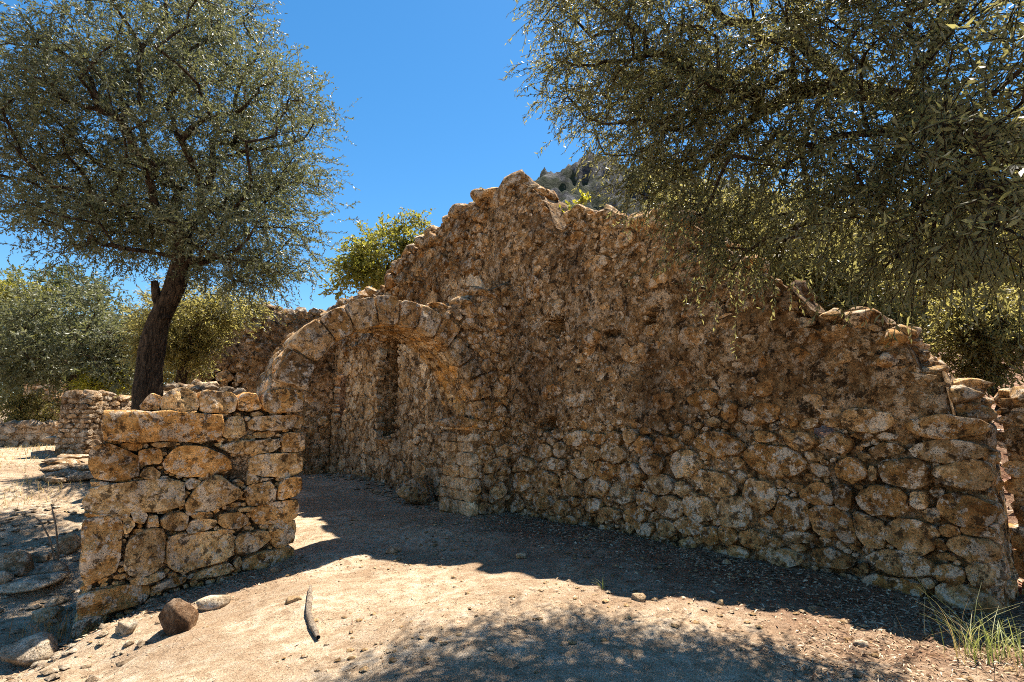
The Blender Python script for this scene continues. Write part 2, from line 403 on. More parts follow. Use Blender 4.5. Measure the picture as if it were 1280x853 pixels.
n = 440; q = np.linspace(-1, 1, n)
gx = 3.0 * np.sinh(5.3 * q); gy = 5.0 + 3.0 * np.sinh(5.3 * q)
GX, GY = np.meshgrid(gx, gy); GZ = ground_z(GX, GY)
idx = np.arange(n * n).reshape(n, n)
F = np.stack([idx[:-1, :-1], idx[:-1, 1:], idx[1:, 1:], idx[1:, :-1]], -1).reshape(-1, 4)
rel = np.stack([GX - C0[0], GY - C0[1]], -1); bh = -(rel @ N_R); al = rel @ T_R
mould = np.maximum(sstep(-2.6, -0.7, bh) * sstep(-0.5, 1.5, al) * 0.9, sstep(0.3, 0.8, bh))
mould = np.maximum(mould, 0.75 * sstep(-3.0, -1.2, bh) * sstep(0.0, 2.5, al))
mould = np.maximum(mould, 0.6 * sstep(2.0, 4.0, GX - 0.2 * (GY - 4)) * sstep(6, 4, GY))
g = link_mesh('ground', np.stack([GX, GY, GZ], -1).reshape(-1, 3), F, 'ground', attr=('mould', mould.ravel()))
tag(g, kind='structure')

# mountain behind
sil = [(330, 620), (380, 520), (430, 400), (540, 310), (600, 265), (640, 246), (665, 228), (690, 219), (715, 210), (740, 207), (775, 212), (830, 205), (900, 225), (1000, 262), (1150, 330), (1350, 420)]
sp = np.array([at(u, v, 185.0) for u, v in sil])
mx = np.linspace(sp[0, 0], sp[-1, 0], 260); my = np.linspace(120, 300, 110)
MX, MY = np.meshgrid(mx, my)
prof = np.interp(MX, sp[:, 0], sp[:, 2])
tt = (MY - 185) / np.where(MY < 185, 65.0, 115.0)
P = np.stack([MX, MY, 0 * MX], -1)
rg = 1 - np.abs(fbm(P * 0.035, 5)); rg2 = fbm(P * 0.11 + 5, 5)
MZ = prof * np.clip(1 - np.abs(tt) ** 1.3, -0.2, 1) + np.abs(np.clip(tt, -1, 1)) * (rg - 0.75) * 26 + rg2 * 8.0
MZ += 4.0 * fbm(P * 0.33, 4, 0.65)
k = np.arange(MX.size).reshape(MX.shape)
F = np.stack([k[:-1, :-1], k[:-1, 1:], k[1:, 1:], k[1:, :-1]], -1).reshape(-1, 4)
mo = link_mesh('mountain', np.stack([MX, MY, MZ], -1).reshape(-1, 3), F, 'mountain', smooth=False)
tag(mo, kind='structure')

# ------------------------------------------------------------------ stones
NA = 24
ANG = np.linspace(0, 2 * math.pi, NA, endpoint=False)
RINGS = np.array([0.28, 0.52, 0.72, 0.86, 0.94, 0.985, 1.0])

def _faces():
    F = []
    for k in range(NA): F.append((0, 1 + k, 1 + (k + 1) % NA))
    for r in range(len(RINGS)):
        for k in range(NA):
            a = 1 + r * NA + k; b = 1 + r * NA + (k + 1) % NA
            F.append((a, a + NA, b + NA, b))
    return F
SF = _faces()
SID = [0]

def outline_poly(poly):
    """polygon (a,b) -> centre and radius per angle"""
    P = np.array(poly, float); nx = np.roll(P, -1, 0)
    cr = P[:, 0] * nx[:, 1] - nx[:, 0] * P[:, 1]; A = cr.sum() / 2
    c = ((P + nx) * cr[:, None]).sum(0) / (6 * A)
    rad = np.zeros(NA)
    for i, th in enumerate(ANG):
        d = np.array([math.cos(th), math.sin(th)]); best = 0
        for p, qn in zip(P, nx):
            e = qn - p; den = d[0] * e[1] - d[1] * e[0]
            if abs(den) < 1e-9: continue
            w = p - c
            t = (w[0] * e[1] - w[1] * e[0]) / den; s = (w[0] * d[1] - w[1] * d[0]) / den
            if t > 0 and -1e-6 <= s <= 1 + 1e-6: best = max(best, t)
        rad[i] = best
    rad = np.maximum(rad, 0.15 * rad.max())
    return c, 0.9 * rad + 0.05 * np.roll(rad, 1) + 0.05 * np.roll(rad, -1)

def outline_ell(rw, rh, rot, expo, seed):
    """irregular rounded polygon that fills an rw x rh ellipse"""
    k = random.choice((5, 6, 6, 7, 8)); base = random.uniform(0, 6.28)
    un = np.full(NA, 9.0)
    for i in range(k):
        t = base + (i + random.uniform(-0.28, 0.28)) * 2 * math.pi / k
        cs = np.cos(ANG - t); un = np.minimum(un, np.where(cs > 0.1, random.uniform(0.80, 1.0) / np.maximum(cs, 0.1), 9))
    un = np.minimum(un, 1.22)
    un = 0.6 * un + 0.2 * np.roll(un, 1) + 0.2 * np.roll(un, -1)
    X = np.cos(ANG) * un * rw; Y = np.sin(ANG) * un * rh
    c_, s_ = math.cos(rot), math.sin(rot); X, Y = X * c_ - Y * s_, X * s_ + Y * c_
    th = np.arctan2(Y, X); o = np.argsort(th); r = np.hypot(X, Y)
    r = np.interp(np.mod(ANG + math.pi, 2 * math.pi) - math.pi, th[o], r[o], period=2 * math.pi)
    ph = np.stack([np.cos(ANG) * 2.1, np.sin(ANG) * 2.1, 0 * ANG + seed * 1.37], -1)
    return r * (1 + 0.10 * vnoise(ph) + 0.06 * vnoise(ph * 2.3 + 4))

def stone(mapf, c, rad, H, D, d0=0.0, p=2.6, rough=1.0, tilt=0.3):
    """vertices of one stone: mapf(a,b,h) -> world"""
    SID[0] += 1; sd = SID[0] * 7.31
    A = [0.0]; B = [0.0]; Hh = [H]
    dx, dy = np.cos(ANG), np.sin(ANG)
    size = float(np.sqrt(np.mean(rad) * np.min(rad)))
    tx, ty = random.uniform(-tilt, tilt), random.uniform(-tilt, tilt)
    a = [np.zeros(1)]; b = [np.zeros(1)]; h = [np.full(1, H)]
    for r in RINGS:
        a.append(dx * rad * r); b.append(dy * rad * r); h.append(np.full(NA, H * (max(0, 1 - r ** p)) ** (1 / p)))
    a.append(dx * rad * 0.93); b.append(dy * rad * 0.93); h.append(np.full(NA, -D))
    a = np.concatenate(a); b = np.concatenate(b); h = np.concatenate(h)
    h = h + np.where(h > -D * 0.9, (tx * a + ty * b) * 0.6, 0)
    for _ in range(3):   # broken facets
        g = random.uniform(0, 6.28); sl = random.uniform(0.15, 0.9) * H / max(size, 0.03)
        pl = H * random.uniform(0.45, 1.0) - sl * (a * math.cos(g) + b * math.sin(g))
        h = np.where(h > 0, np.maximum(np.minimum(h, pl), np.minimum(h, H * 0.12)), h)
    loc = np.stack([a, b, h], -1) / max(size, 0.03)
    nz = np.stack([vnoise(loc * 1.3 + sd + 31 * k) * 0.09 + vnoise(loc * 3.3 + sd + 57 * k) * 0.06 + vnoise(loc * 7 + sd + 13 * k) * 0.03 for k in range(3)], -1) * size * rough
    # facet: flatten beyond a random plane
    return mapf(c[0] + a + nz[:, 0], c[1] + b + nz[:, 1], d0 + h + nz[:, 2])

def add_stone(V, name, mat, parent):
    return link_mesh(name, V, SF, mat, parent, V.mean(0))

class Pack:
    def __init__(s): s.e = np.zeros((0, 4))
    def add(s, a, b, rw, rh): s.e = np.vstack([s.e, [a, b, rw, rh]])
    def ok(s, a, b, rw, rh, tol=0.82):
        if not len(s.e): return True
        q = ((s.e[:, 0] - a) / (s.e[:, 2] + rw)) ** 2 + ((s.e[:, 1] - b) / (s.e[:, 3] + rh)) ** 2
        return q.min() > tol

def fill(pack, inside, a0, a1, b0, b1, sizes, tries, asp=(1.1, 1.9), course=None):
    """dart throwing, large stones first; returns list of (a,b,rw,rh,rot)"""
    res = []
    for (lo, hi), tr in zip(sizes, tries):
        for _ in range(tr):
            a = random.uniform(a0, a1); b = random.uniform(b0, b1)
            if course: b = round(b / course) * course + random.gauss(0, course * 0.12)
            rh = random.uniform(lo, hi); rw = rh * random.uniform(*asp)
            if not inside(a, b, rw, rh) or not pack.ok(a, b, rw, rh): continue
            pack.add(a, b, rw, rh); res.append((a, b, rw, rh, random.gauss(0, 0.16)))
    return res

def lay(mapf, items, parent, mat, Hs, D, d0=(0, 0), cap=300, name='stone', expo=(2.2, 3.4), rough=1.1, small='rubble_fill', minr=0.055, pw=(3.0, 6.0)):
    """stones as parts, the smallest and those past the cap joined as stuff"""
    items = sorted(items, key=lambda e: -e[2] * e[3])
    rest = []
    for k, (a, b, rw, rh, rot) in enumerate(items):
        H = min(random.uniform(*Hs), rh * 0.75)
        V = stone(mapf, (a, b), outline_ell(rw, rh, rot, random.uniform(*expo), SID[0]), H, D, random.uniform(*d0), random.uniform(*pw), rough)
        if k < cap and rh > minr: add_stone(V, name, mat, parent)
        else: rest.append(V)
    if rest:
        m = len(rest[0]); F = []
        for k in range(len(rest)): F += [tuple(i + k * m for i in f) for f in SF]
        tag(link_mesh(small, np.concatenate(rest), F, mat, parent, np.concatenate(rest).mean(0)), kind='stuff')

# loose rocks: angular, shared meshes
def rock_meshes(cnt, mat):
    import bmesh
    res = []
    for k in range(cnt):
        bm = bmesh.new(); bmesh.ops.create_icosphere(bm, subdivisions=3, radius=1.0)
        r = np.random.default_rng(100 + k)
        V = np.array([v.co[:] for v in bm.verts])
        for _ in range(13):
            nn = r.normal(size=3); nn /= np.linalg.norm(nn); off = r.uniform(0.5, 0.82)
            dd = V @ nn - off; V = V - np.where(dd > 0, dd, 0)[:, None] * nn
        V = V * (1 + 0.08 * vnoise(V * 1.6 + k * 9)[:, None] + 0.06 * vnoise(V * 4 + k * 5)[:, None] + 0.035 * vnoise(V * 9 + k * 3)[:, None])
        V /= np.abs(V).max(0)
        for v, c in zip(bm.verts, V): v.co = c
        me = bpy.data.meshes.new('rock'); bm.to_mesh(me); bm.free()
        me.polygons.foreach_set('use_smooth', np.ones(len(me.polygons), bool))
        me.materials.append(M[mat]); res.append(me)
    return res
RK = {m: rock_meshes(7, m) for m in ('wall', 'rock', 'far', 'pier', 'arch')}
RK['darkrock'] = rock_meshes(2, 'darkrock')

def rock(name, lib, loc, scale, rot, parent=None, k=None):
    o = bpy.data.objects.new(name, RK[lib][random.randrange(len(RK[lib])) if k is None else k % len(RK[lib])])
    COL.objects.link(o); o.scale = scale; o.rotation_euler = rot
    o.location = Vector([float(a) for a in loc])
    if parent is not None: o.parent = parent; o.location = o.location - parent.location
    return o

# ------------------------------------------------------------------ wall bodies
def core(parent, fr, a0, a1, ztop, zbase, thick, mat, res=0.06, amp=0.05, recess=None, holes=(), name='mortar_core', d_front=0.0, crumble=0.6, leanback=0.0):
    A = np.arange(a0, a1 + res * 0.5, res); na = len(A)
    zt = np.array([ztop(a) for a in A]); xy = fr.w(A, 0, 0); zb = np.array([zbase(a) for a in A])
    nf = int(max(4, (zt.max() - zb.min()) / res)); nt_ = max(4, int(thick / res / 1.5)); nb = max(4, nf // 3)
    rows_z = np.concatenate([np.linspace(0, 1, nf), np.ones(nt_), np.linspace(1, 0, nb)])
    rows_d = np.concatenate([np.zeros(nf), np.linspace(0, -1, nt_ + 2)[1:-1], -np.ones(nb)])
    Z = zb[:, None] + (zt - zb)[:, None] * rows_z[None]; Dp = d_front + rows_d[None] * thick + 0 * Z
    AA = A[:, None] + 0 * Z
    P = np.stack([AA, Z, Dp], -1)
    off = np.linalg.norm(fr.O) * 3.7 + fr.t[0] * 11
    nn = amp * 1.6 * fbm(P * 1.7 + off, 4, 0.6) + amp * 0.5 * vnoise(P * 8 + off) + amp * 0.5 * (1 - 2 * np.abs(vnoise(P * np.array([4, 6, 5]) + off + 9)))
    side = np.where(rows_d[None] == 0, 1.0, np.where(rows_d[None] == -1, -1.0, 0.0))
    Dp = Dp + nn * side
    topm = sstep(0.92, 1.0, rows_z)[None]
    Z = Z + topm * (crumble * 0.24 * fbm(P * 2.2 + off + 40, 4, 0.6) + crumble * 0.05)
    Dp = Dp - np.where(rows_d[None] == 0, sstep(0.90, 1.0, rows_z)[None] * thick * 0.10, 0)
    Dp = Dp - leanback * (Z - zb[:, None]) * (side > 0)
    if recess is not None:
        Dp = np.where(side > 0, Dp - recess(AA, Z), Dp)
    V = fr.w(AA, Z, Dp).reshape(-1, 3)
    nr = Z.shape[1]; k = np.arange(na * nr).reshape(na, nr)
    F = np.stack([k[:-1, :-1], k[1:, :-1], k[1:, 1:], k[:-1, 1:]], -1).reshape(-1, 4)
    if holes:
        ca = AA.ravel()[F].mean(1); cz = Z.ravel()[F].mean(1); cd = np.broadcast_to(rows_d, Z.shape).ravel()[F].mean(1)
        keep = np.ones(len(F), bool)
        for (h0, h1, z0, z1, bm) in holes:
            keep &= ~((ca > h0) & (ca < h1) & (cz > z0) & (cz < z1) & (cd > -0.05))
            keep &= ~((ca > h0 - bm) & (ca < h1 + bm) & (cz > z0 - bm) & (cz < z1 + bm) & (cd < -0.95))
        F = F[keep]
    FF = [tuple(f) for f in F.tolist()] + [tuple(k[0].tolist()), tuple(k[-1][::-1].tolist())]
    return link_mesh(name, V, FF, mat, parent, V.mean(0))

def prof_fn(fr, pts, d=0.0):
    P = sorted(fr.px(u, v, d) for u, v in pts)
    X = np.array([p[0] for p in P]); Y = np.array([p[1] for p in P])
    return lambda a: float(np.interp(a, X, Y))

def base_fn(fr, off=-0.35, d=0.0):
    cache = {}
    def f(a):
        p = fr.w(a, 0, d); return float(ground_z(p[0], p[1], False)) + off
    return f

# ================================================================== long wall in front (right)
rw = thing('ruined_wall', 'long tall brown rubble wall in shade, stepping down to the right edge', 'wall', fr_loc := tuple(FR.w(3.4, float(ground_z(2.1, 7.5, False)), -0.4)))
topR_px = [(624, 240), (636, 234), (650, 233), (664, 237), (676, 248), (684, 264), (692, 287), (702, 287), (711, 271), (726, 265), (740, 271), (758, 268), (790, 278), (830, 276), (870, 285), (900, 312), (930, 338), (960, 352), (990, 368),
           (1012, 392), (1040, 394), (1070, 392), (1098, 398), (1112, 420), (1138, 440), (1146, 470), (1180, 474), (1190, 522), (1232, 538), (1240, 545), (1250, 548)]
topR = prof_fn(FR, topR_px)
aR1 = FR.px(1246, 660)[0]
holesR = []
def px_ell(fr, u, v, w, h, d=0.0):
    a, z = fr.px(u, v, d); a1, _ = fr.px(u - w / 2, v, d); a2, _ = fr.px(u + w / 2, v, d)
    _, z1 = fr.px(u, v - h / 2, d); _, z2 = fr.px(u, v + h / 2, d)
    return a, z, abs(a2 - a1) / 2, abs(z1 - z2) / 2
holeR = [px_ell(FR, *e) for e in ((693, 408, 21, 24), (684, 531, 22, 16), (765, 417, 20, 7), (813, 399, 18, 12), (671, 306, 8, 12), (660, 455, 7, 8), (1090, 560, 20, 7), (1002, 394, 14, 9), (905, 378, 15, 9))]
def recR(a, z):
    r = 0
    for k, (ha, hz, hw, hh) in enumerate(holeR):
        q = np.maximum(np.abs(a - ha) / hw, np.abs(z - hz) / hh)
        r = np.maximum(r, (0.62 if k < 2 else 0.22) * sstep(1.12, 0.9, q))
    # joints are raked out in the coursed lower wall
    r = r + 0.06 * sstep(1.72, 1.56, z + 0.04 * vnoise(np.stack([a * 2, z * 0, a * 0], -1)))
    return r
hx = px_ell(FR, 1029, 539, 24, 15)
core(rw, FR, -0.75, aR1 - 0.05, topR, base_fn(FR), 0.8, 'mortar', 0.042, 0.055, recR, [(hx[0] - hx[2], hx[0] + hx[2], hx[1] - hx[3], hx[1] + hx[3], 0.45)])

R_STONES = '''899 555 59 28|969 576 72 41|1001 552 37 21|957 546 27 14|858 580 34 33|893 603 49 31|951 617 41 39|920 638 43 35|991 644 45 44|1042 652 52 39|1051 554 32 24
873 635 36 34|863 657 36 20|889 669 22 22|913 668 23 22|1024 617 34 26|951 675 50 20|979 696 57 20|1041 697 52 22|1000 671 36 13|1066 587 40 28|1131 590 67 38|1092 591 11 20|1104 625 62 38|1209 594 72 32|1209 636 78 40
1090 663 38 38|1140 670 64 43|1220 686 68 30|1131 704 84 28|1232 717 48 28|1189 717 38 22|1055 621 22 30|1061 664 18 28|1150 625 20 22|1223 664 48 12|1187 662 22 14|1176 681 12 16|1185 695 24 8|1212 749 82 32|1117 732 75 24
1131 505 60 27|1182 534 110 26|1188 563 104 27|1085 526 64 28|1080 545 28 8|1111 546 27 9|1109 562 42 14
722 548 29 17|751 549 17 14|770 548 17 17|790 544 16 18|808 557 22 23|836 555 28 18|769 567 28 23|743 567 21 18|702 562 19 18|682 564 18 16|818 580 28 26|728 585 34 23|756 588 25 22|790 594 27 28|826 606 36 25
681 603 26 28|715 606 28 25|748 608 30 23|779 616 28 28|809 626 26 21|841 632 28 25|655 602 21 21|681 626 23 18|704 635 21 18|795 644 28 21|835 660 24 20|808 660 22 16|694 580 23 15|660 580 18 15|855 610 18 16|742 630 24 16|765 642 22 16|720 627 14 12
909 456 39 23|939 428 28 21|948 483 44 26|957 454 39 23|1001 445 21 19|1025 510 50 28|909 407 34 26|1010 420 55 20|953 517 46 26|1030 478 39 23|865 423 31 26|913 516 18 26|1051 446 30 22|1046 416 34 20
677 453 18 18|795 440 34 28|666 360 18 31|697 384 23 18|790 407 16 24|655 300 20 22|720 300 26 20|745 330 30 18|780 300 24 18|850 470 30 24|880 500 36 24|830 500 26 20|740 420 22 20|720 500 24 18|760 470 24 20|690 490 22 18|820 350 30 22|860 330 30 22'''
pk = Pack(); items = []
for e in R_STONES.replace('\n', '|').split('|'):
    u, v, w, h = map(float, e.split())
    a, z, ra, rh = px_ell(FR, u, v, w * 1.12, h * 1.12)
    pk.add(a, z, ra, rh); items.append((a, z, ra, rh, random.gauss(0, 0.07)))
for (a, z, ra, rh) in holeR[:3] + [hx]: pk.add(a, z, ra * 0.9, rh * 0.9)
mapR = lambda a, b, h: FR.w(a, b, h)
low = [e for e in items if e[1] < 1.66]; high = [e for e in items if e[1] >= 1.66]
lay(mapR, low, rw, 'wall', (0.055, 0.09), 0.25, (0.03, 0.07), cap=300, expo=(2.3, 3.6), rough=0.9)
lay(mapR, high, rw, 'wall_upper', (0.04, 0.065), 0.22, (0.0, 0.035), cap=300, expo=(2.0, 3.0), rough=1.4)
nb0 = len(items)
def insL(a, b, w, h):
    return b - h < 1.62 and b > float(base_fn(FR, 0.0)(a)) - 0.1 and b + h < topR(a) and -0.1 < a < aR1 - w - 0.02
fl = fill(pk, insL, 0, aR1, -0.15, 1.65, [(0.07, 0.10), (0.045, 0.07), (0.02, 0.045)], [900, 1500, 2500], (1.0, 2.0))
lay(mapR, fl, rw, 'wall', (0.04, 0.07), 0.2, (-0.04, 0.01), cap=60, rough=1.1)
def insU(a, b, w, h): return b - h > 1.62 and b + h < topR(a) - 0.02 and -0.7 < a < aR1 - w - 0.02
fu = fill(pk, insU, -0.7, aR1, 1.6, 6.9, [(0.10, 0.15), (0.06, 0.10), (0.03, 0.055), (0.013, 0.03)], [90, 300, 1500, 4000], (1.0, 2.4))
fu = [(a, b, w, h, random.gauss(0, 0.5)) for a, b, w, h, r in fu]
lay(mapR, fu, rw, 'wall_upper', (0.03, 0.06), 0.2, (-0.04, 0.01), cap=105, rough=2.0, expo=(1.7, 3.0))
FRE = Frame(FR.w(aR1 - 0.06, 0, 0)[:2], -N_R, T_R)
pk = Pack()
fre = fill(pk, lambda a, b, w, h: a - w > -0.03 and a + w < 0.82 and b + h < 1.62, 0, 0.8, -0.1, 1.6, [(0.12, 0.16), (0.07, 0.11), (0.04, 0.07)], [300, 400, 400], (1.2, 2.0))
lay(lambda a, b, h: FRE.w(a, b, h), fre, rw, 'wall', (0.06, 0.1), 0.2, (-0.01, 0.03), cap=30, name='quoin')
for (u0, v0, u1, v1, m_) in ((1104, 408, 1142, 462, 14), (1183, 474, 1190, 520, 10)):
    for k_ in range(m_):
        f_ = (k_ + 0.5) / m_; d_ = random.uniform(0.2, 0.75); a_, z_ = FR.px(u0 + (u1 - u0) * f_, v0 + (v1 - v0) * f_); s_ = random.uniform(0.12, 0.19)
        rock('cap_stone', 'wall', FR.w(a_, z_ - 0.03, -d_), (s_ * 1.4, s_ * 1.2, s_ * 0.7), (random.uniform(-0.15, 0.15), random.uniform(-0.15, 0.15), random.uniform(0, 6)), rw)
# cap stones along the crumbling top
def caps(parent, fr, ztop, a0, a1, step, size, lib, thick=0.8, rows=2, sink=0.35, name='cap_stone'):
    a = a0
    while a < a1:
        for r in range(rows):
            s = random.uniform(*size); d = -thick * (0.12 + 0.8 * (r + random.random() * 0.5) / rows)
            p = fr.w(a + random.uniform(-0.1, 0.1), ztop(a) + s * (0.5 - sink), d)
            rock(name, lib, p, (s * random.uniform(0.9, 1.4), s * random.uniform(0.8, 1.2), s * random.uniform(0.6, 0.9)),
                 (random.uniform(-0.3, 0.3), random.uniform(-0.3, 0.3), random.uniform(0, 6.3)), parent)
        a += step * random.uniform(0.7, 1.3)
caps(rw, FR, topR, -0.55, FR.px(668, 250)[0], 0.26, (0.09, 0.2), 'wall', sink=0.45)
caps(rw, FR, topR, FR.px(712, 270)[0], FR.px(1020, 400)[0], 0.26, (0.09, 0.27), 'wall', sink=0.3)
for (u, v, w, h, d) in ((640, 248, 62, 50, 0.30), (664, 262, 42, 46, 0.5), (1081, 400, 58, 33, 0.25), (1046, 396, 30, 20, 0.15), (1112, 427, 62, 30, 0.25), (1115, 452, 64, 26, 0.20), (1005, 392, 40, 22, 0.3), (1148, 474, 72, 17, 0.25), (1205, 503, 56, 26, 0.62), (1215, 520, 40, 14, 0.5), (726, 270, 34, 20, 0.3)):
    a, z, ra, rh = px_ell(FR, u, v, w, h, -d)
    o = rock('cap_stone', 'wall', FR.w(a, z, -d), (ra * 1.08, 0.34, rh * 1.1), (random.uniform(-0.08, 0.08), random.uniform(-0.06, 0.06), math.atan2(T_R[1], T_R[0])), rw)

# ================================================================== the same line of wall beyond the arch
iw = thing('ruined_wall', 'rubble wall with tall dark window slot, seen beyond the arch', 'wall', tuple(FR.w(-5, float(ground_z(*FR.w(-5, 0, 0.3)[:2], False)), -0.4)))
topI = prof_fn(FR, [(632, 238), (618, 238), (605, 250), (578, 262), (560, 270), (545, 285), (530, 300), (512, 314), (500, 325), (490, 340), (482, 357), (470, 367), (440, 377), (415, 383), (395, 388)])
aI0 = -10.1
nic = px_ell(FR, 484.5, 483, 25, 124)
nicS = [px_ell(FR, *e) for e in ((451, 488, 9, 12), (442, 522, 8, 10), (519, 548, 10, 13), (450, 430, 8, 7), (470, 385, 8, 8))]
hI = (FR.px(418.5, 495)[0], FR.px(433, 495)[0], FR.px(426, 522)[1], FR.px(426, 468)[1])   # small window at the far end
def recI(a, z):
    q = np.maximum(np.abs(a - nic[0]) / nic[2], np.abs(z - nic[1]) / nic[3])
    r = 1.3 * sstep(1.03, 0.97, q)  # slot sunk deeper than the wall is thick, shaped to look darker
    for (ha, hz, hw, hh) in nicS:
        q = np.maximum(np.abs(a - ha) / hw, np.abs(z - hz) / hh); r = np.maximum(r, 0.2 * sstep(1.3, 0.8, q))
    return r
core(iw, FR, aI0, -0.72, topI, base_fn(FR), 0.85, 'mortar', 0.05, 0.045, recI, [(hI[0], hI[1], hI[2], hI[3], 0.8)])  # core browner than the face stones, painting shade into the window slot
pk = Pack(); pk.add((hI[0] + hI[1]) / 2, (hI[2] + hI[3]) / 2, (hI[1] - hI[0]) / 2 * 1.05, (hI[3] - hI[2]) / 2 * 1.3)
pk.add(nic[0], nic[1], nic[2] * 1.0, nic[3] * 1.05)
for h in np.linspace(-0.85, 0.85, 7): pk.add(nic[0], nic[1] + h * nic[3], nic[2] * 0.95, nic[3] * 0.15)
baseI = base_fn(FR, 0.0)
def insI(a, b, w, h): return b > baseI(a) - 0.1 and b + h < topI(a) - 0.02 and a + w < -0.75 and a - w > aI0
fi = fill(pk, insI, aI0, -0.8, -0.3, 7.0, [(0.16, 0.26), (0.10, 0.16), (0.055, 0.10), (0.03, 0.055)], [600, 1600, 3000, 4000], (1.0, 1.9))
def rotI(e):
    a, b, w, h, r = e
    return (a, b, w, h, random.gauss(0, 0.4))
up = [rotI(e) for e in fi if e[1] > 3.8 and e[1] > topI(e[0]) - 1.7]; dn = [rotI(e) for e in fi if not (e[1] > 3.8 and e[1] > topI(e[0]) - 1.7)]
lay(mapR, up, iw, 'wall_upper', (0.12, 0.26), 0.2, (-0.03, 0.10), pw=(2.0, 3.5), cap=150, rough=1.4, minr=0.07)
lay(mapR, dn, iw, 'plaster_bounce_stone', (0.03, 0.06), 0.2, (-0.01, 0.025), cap=140, rough=1.6, minr=0.07)
caps(iw, FR, topI, aI0, -0.8, 0.30, (0.12, 0.34), 'wall', 0.85, sink=0.3)
sill = FR.w(nic[0], nic[1] - nic[3] - 0.1, -0.05)
rock('sill_stone', 'arch', sill, (nic[2] * 1.2, 0.25, 0.16), (0, 0, math.atan2(T_R[1], T_R[0])), iw)

# ================================================================== far end wall of the room
FE = Frame(FR.w(-9.9, 0, 0)[:2], T_A, N_A)
ew = thing('ruined_wall', 'far rubble end wall partly hidden by olive foliage, left of the arch', 'wall', tuple(FE.w(3, float(ground_z(*FE.w(3, 0, 0.3)[:2], False)), -0.3)))
topE = prof_fn(FE, [(432, 384), (400, 392), (380, 390), (365, 392), (345, 386), (325, 384), (300, 392), (275, 402), (250, 408), (235, 440), (225, 480)])
aE1 = FE.px(240, 450)[0]
hE = [FE.px(431, 470), FE.px(419, 522)]
recE_l = [px_ell(FE, *e) for e in ((272, 470, 9, 16), (296, 475, 16, 18), (372, 440, 14, 16))]
def recE(a, z):
    r = 0 * a
    for (ha, hz, hw, hh) in recE_l:
        q = np.maximum(np.abs(a - ha) / hw, np.abs(z - hz) / hh); r = np.maximum(r, 0.4 * sstep(1.2, 0.85, q))
    return r
core(ew, FE, 0.02, aE1, topE, base_fn(FE), 0.7, 'mortar', 0.075, 0.07, recE, [(max(0.06, min(hE[0][0], hE[1][0])), max(hE[0][0], hE[1][0]), hE[1][1], hE[0][1], 0.7)])
pk = Pack(); pk.add((hE[0][0] + hE[1][0]) / 2, (hE[0][1] + hE[1][1]) / 2, 0.35, 0.8)
baseE = base_fn(FE, 0.0)
fe = fill(pk, lambda a, b, w, h: b > baseE(a) - 0.1 and b + h < topE(a) and 0.1 < a < aE1, 0.1, aE1, -0.3, 5.5, [(0.16, 0.24), (0.10, 0.16), (0.06, 0.10)], [400, 900, 1200], (1.0, 1.8))
lay(lambda a, b, h: FE.w(a, b, h), fe, ew, 'wall', (0.05, 0.10), 0.2, (-0.06, 0.0), cap=120, rough=1.5, minr=0.1)
caps(ew, FE, topE, 0.1, aE1, 0.36, (0.15, 0.30), 'far', 0.7)

# ================================================================== arch wall: pier, ring, right jamb
R_IN, SC, ZS = 1.60, 2.49, 1.70
TH = 1.12
aw = thing('stone_archway', 'ruined stone arch springing from a blocky masonry pier', 'archway', tuple(FA.w(3.2, -0.2, -0.5)))
topA_px = [(640, 352), (618, 360), (604, 368), (588, 372), (566, 384), (548, 386), (530, 383), (512, 377), (500, 374), (478, 375), (455, 383), (430, 391), (405, 405), (385, 423), (368, 445), (355, 470), (345, 500)]
topA = prof_fn(FA, topA_px)
Zm = float(FA.px(375, 500)[1])
aPR = FA.px(375, 600)[0]                 # right end of the pier
aPL = FA.px(101, 650)[0]                 # left end of the pier
# ring + haunch + right jamb as one loft around the opening
qs = []
zb = float(base_fn(FA, -0.3)(0.5))
for z in np.linspace(zb, ZS, 30): qs.append(((SC - R_IN, z), (-0.25, z)))
for th in np.linspace(0.0, math.pi - 0.12, 70)[1:]:
    ci, si = -math.cos(th), math.sin(th)
    inn = (SC + R_IN * ci, ZS + R_IN * si)
    r = R_IN + 0.12
    while r < 5:
        a, z = SC + r * ci, ZS + r * si
        if a < -0.25 or z > topA(a): break
        r += 0.01
    r = max(r, R_IN + 0.30)
    if th > 1.4: r = R_IN + 0.37
    qs.append((inn, (SC + r * ci, ZS + r * si)))
loop = []
NI = 14; ND = 12
for (i_, o_) in qs:
    row = []
    for t in np.linspace(0, 1, NI): row.append((i_[0] + (o_[0] - i_[0]) * t, i_[1] + (o_[1] - i_[1]) * t, -0.05, 1))
    for d in np.linspace(0, -TH, ND)[1:-1]: row.append((o_[0], o_[1], d, 0))
    for t in np.linspace(1, 0, NI): row.append((i_[0] + (o_[0] - i_[0]) * t, i_[1] + (o_[1] - i_[1]) * t, -TH, -1))
    for d in np.linspace(-TH, 0, ND)[1:-1]: row.append((i_[0], i_[1], d, 2))
    loop.append(row)
Lp = np.array(loop); P = Lp[..., :3]
nn = 0.06 * fbm(P * 2.1 + 3, 4, 0.6) + 0.02 * vnoise(P * 12)
A_, Z_, D_ = P[..., 0].copy(), P[..., 1].copy(), P[..., 2].copy()
D_ += nn * np.where(Lp[..., 3] == 1, 1, np.where(Lp[..., 3] == -1, -1, 0))
Z_ += np.where(Lp[..., 3] == 0, 2.2 * nn, 0); A_ += np.where(Lp[..., 3] == 2, nn * 0.8, 0); Z_ += np.where((Lp[..., 3] == 2) & (Z_ > ZS), nn * 0.8, 0)
V = FA.w(A_, Z_, D_); nr = V.shape[1]; k = np.arange(V.shape[0] * nr).reshape(V.shape[0], nr); kn = np.roll(k, -1, 1)
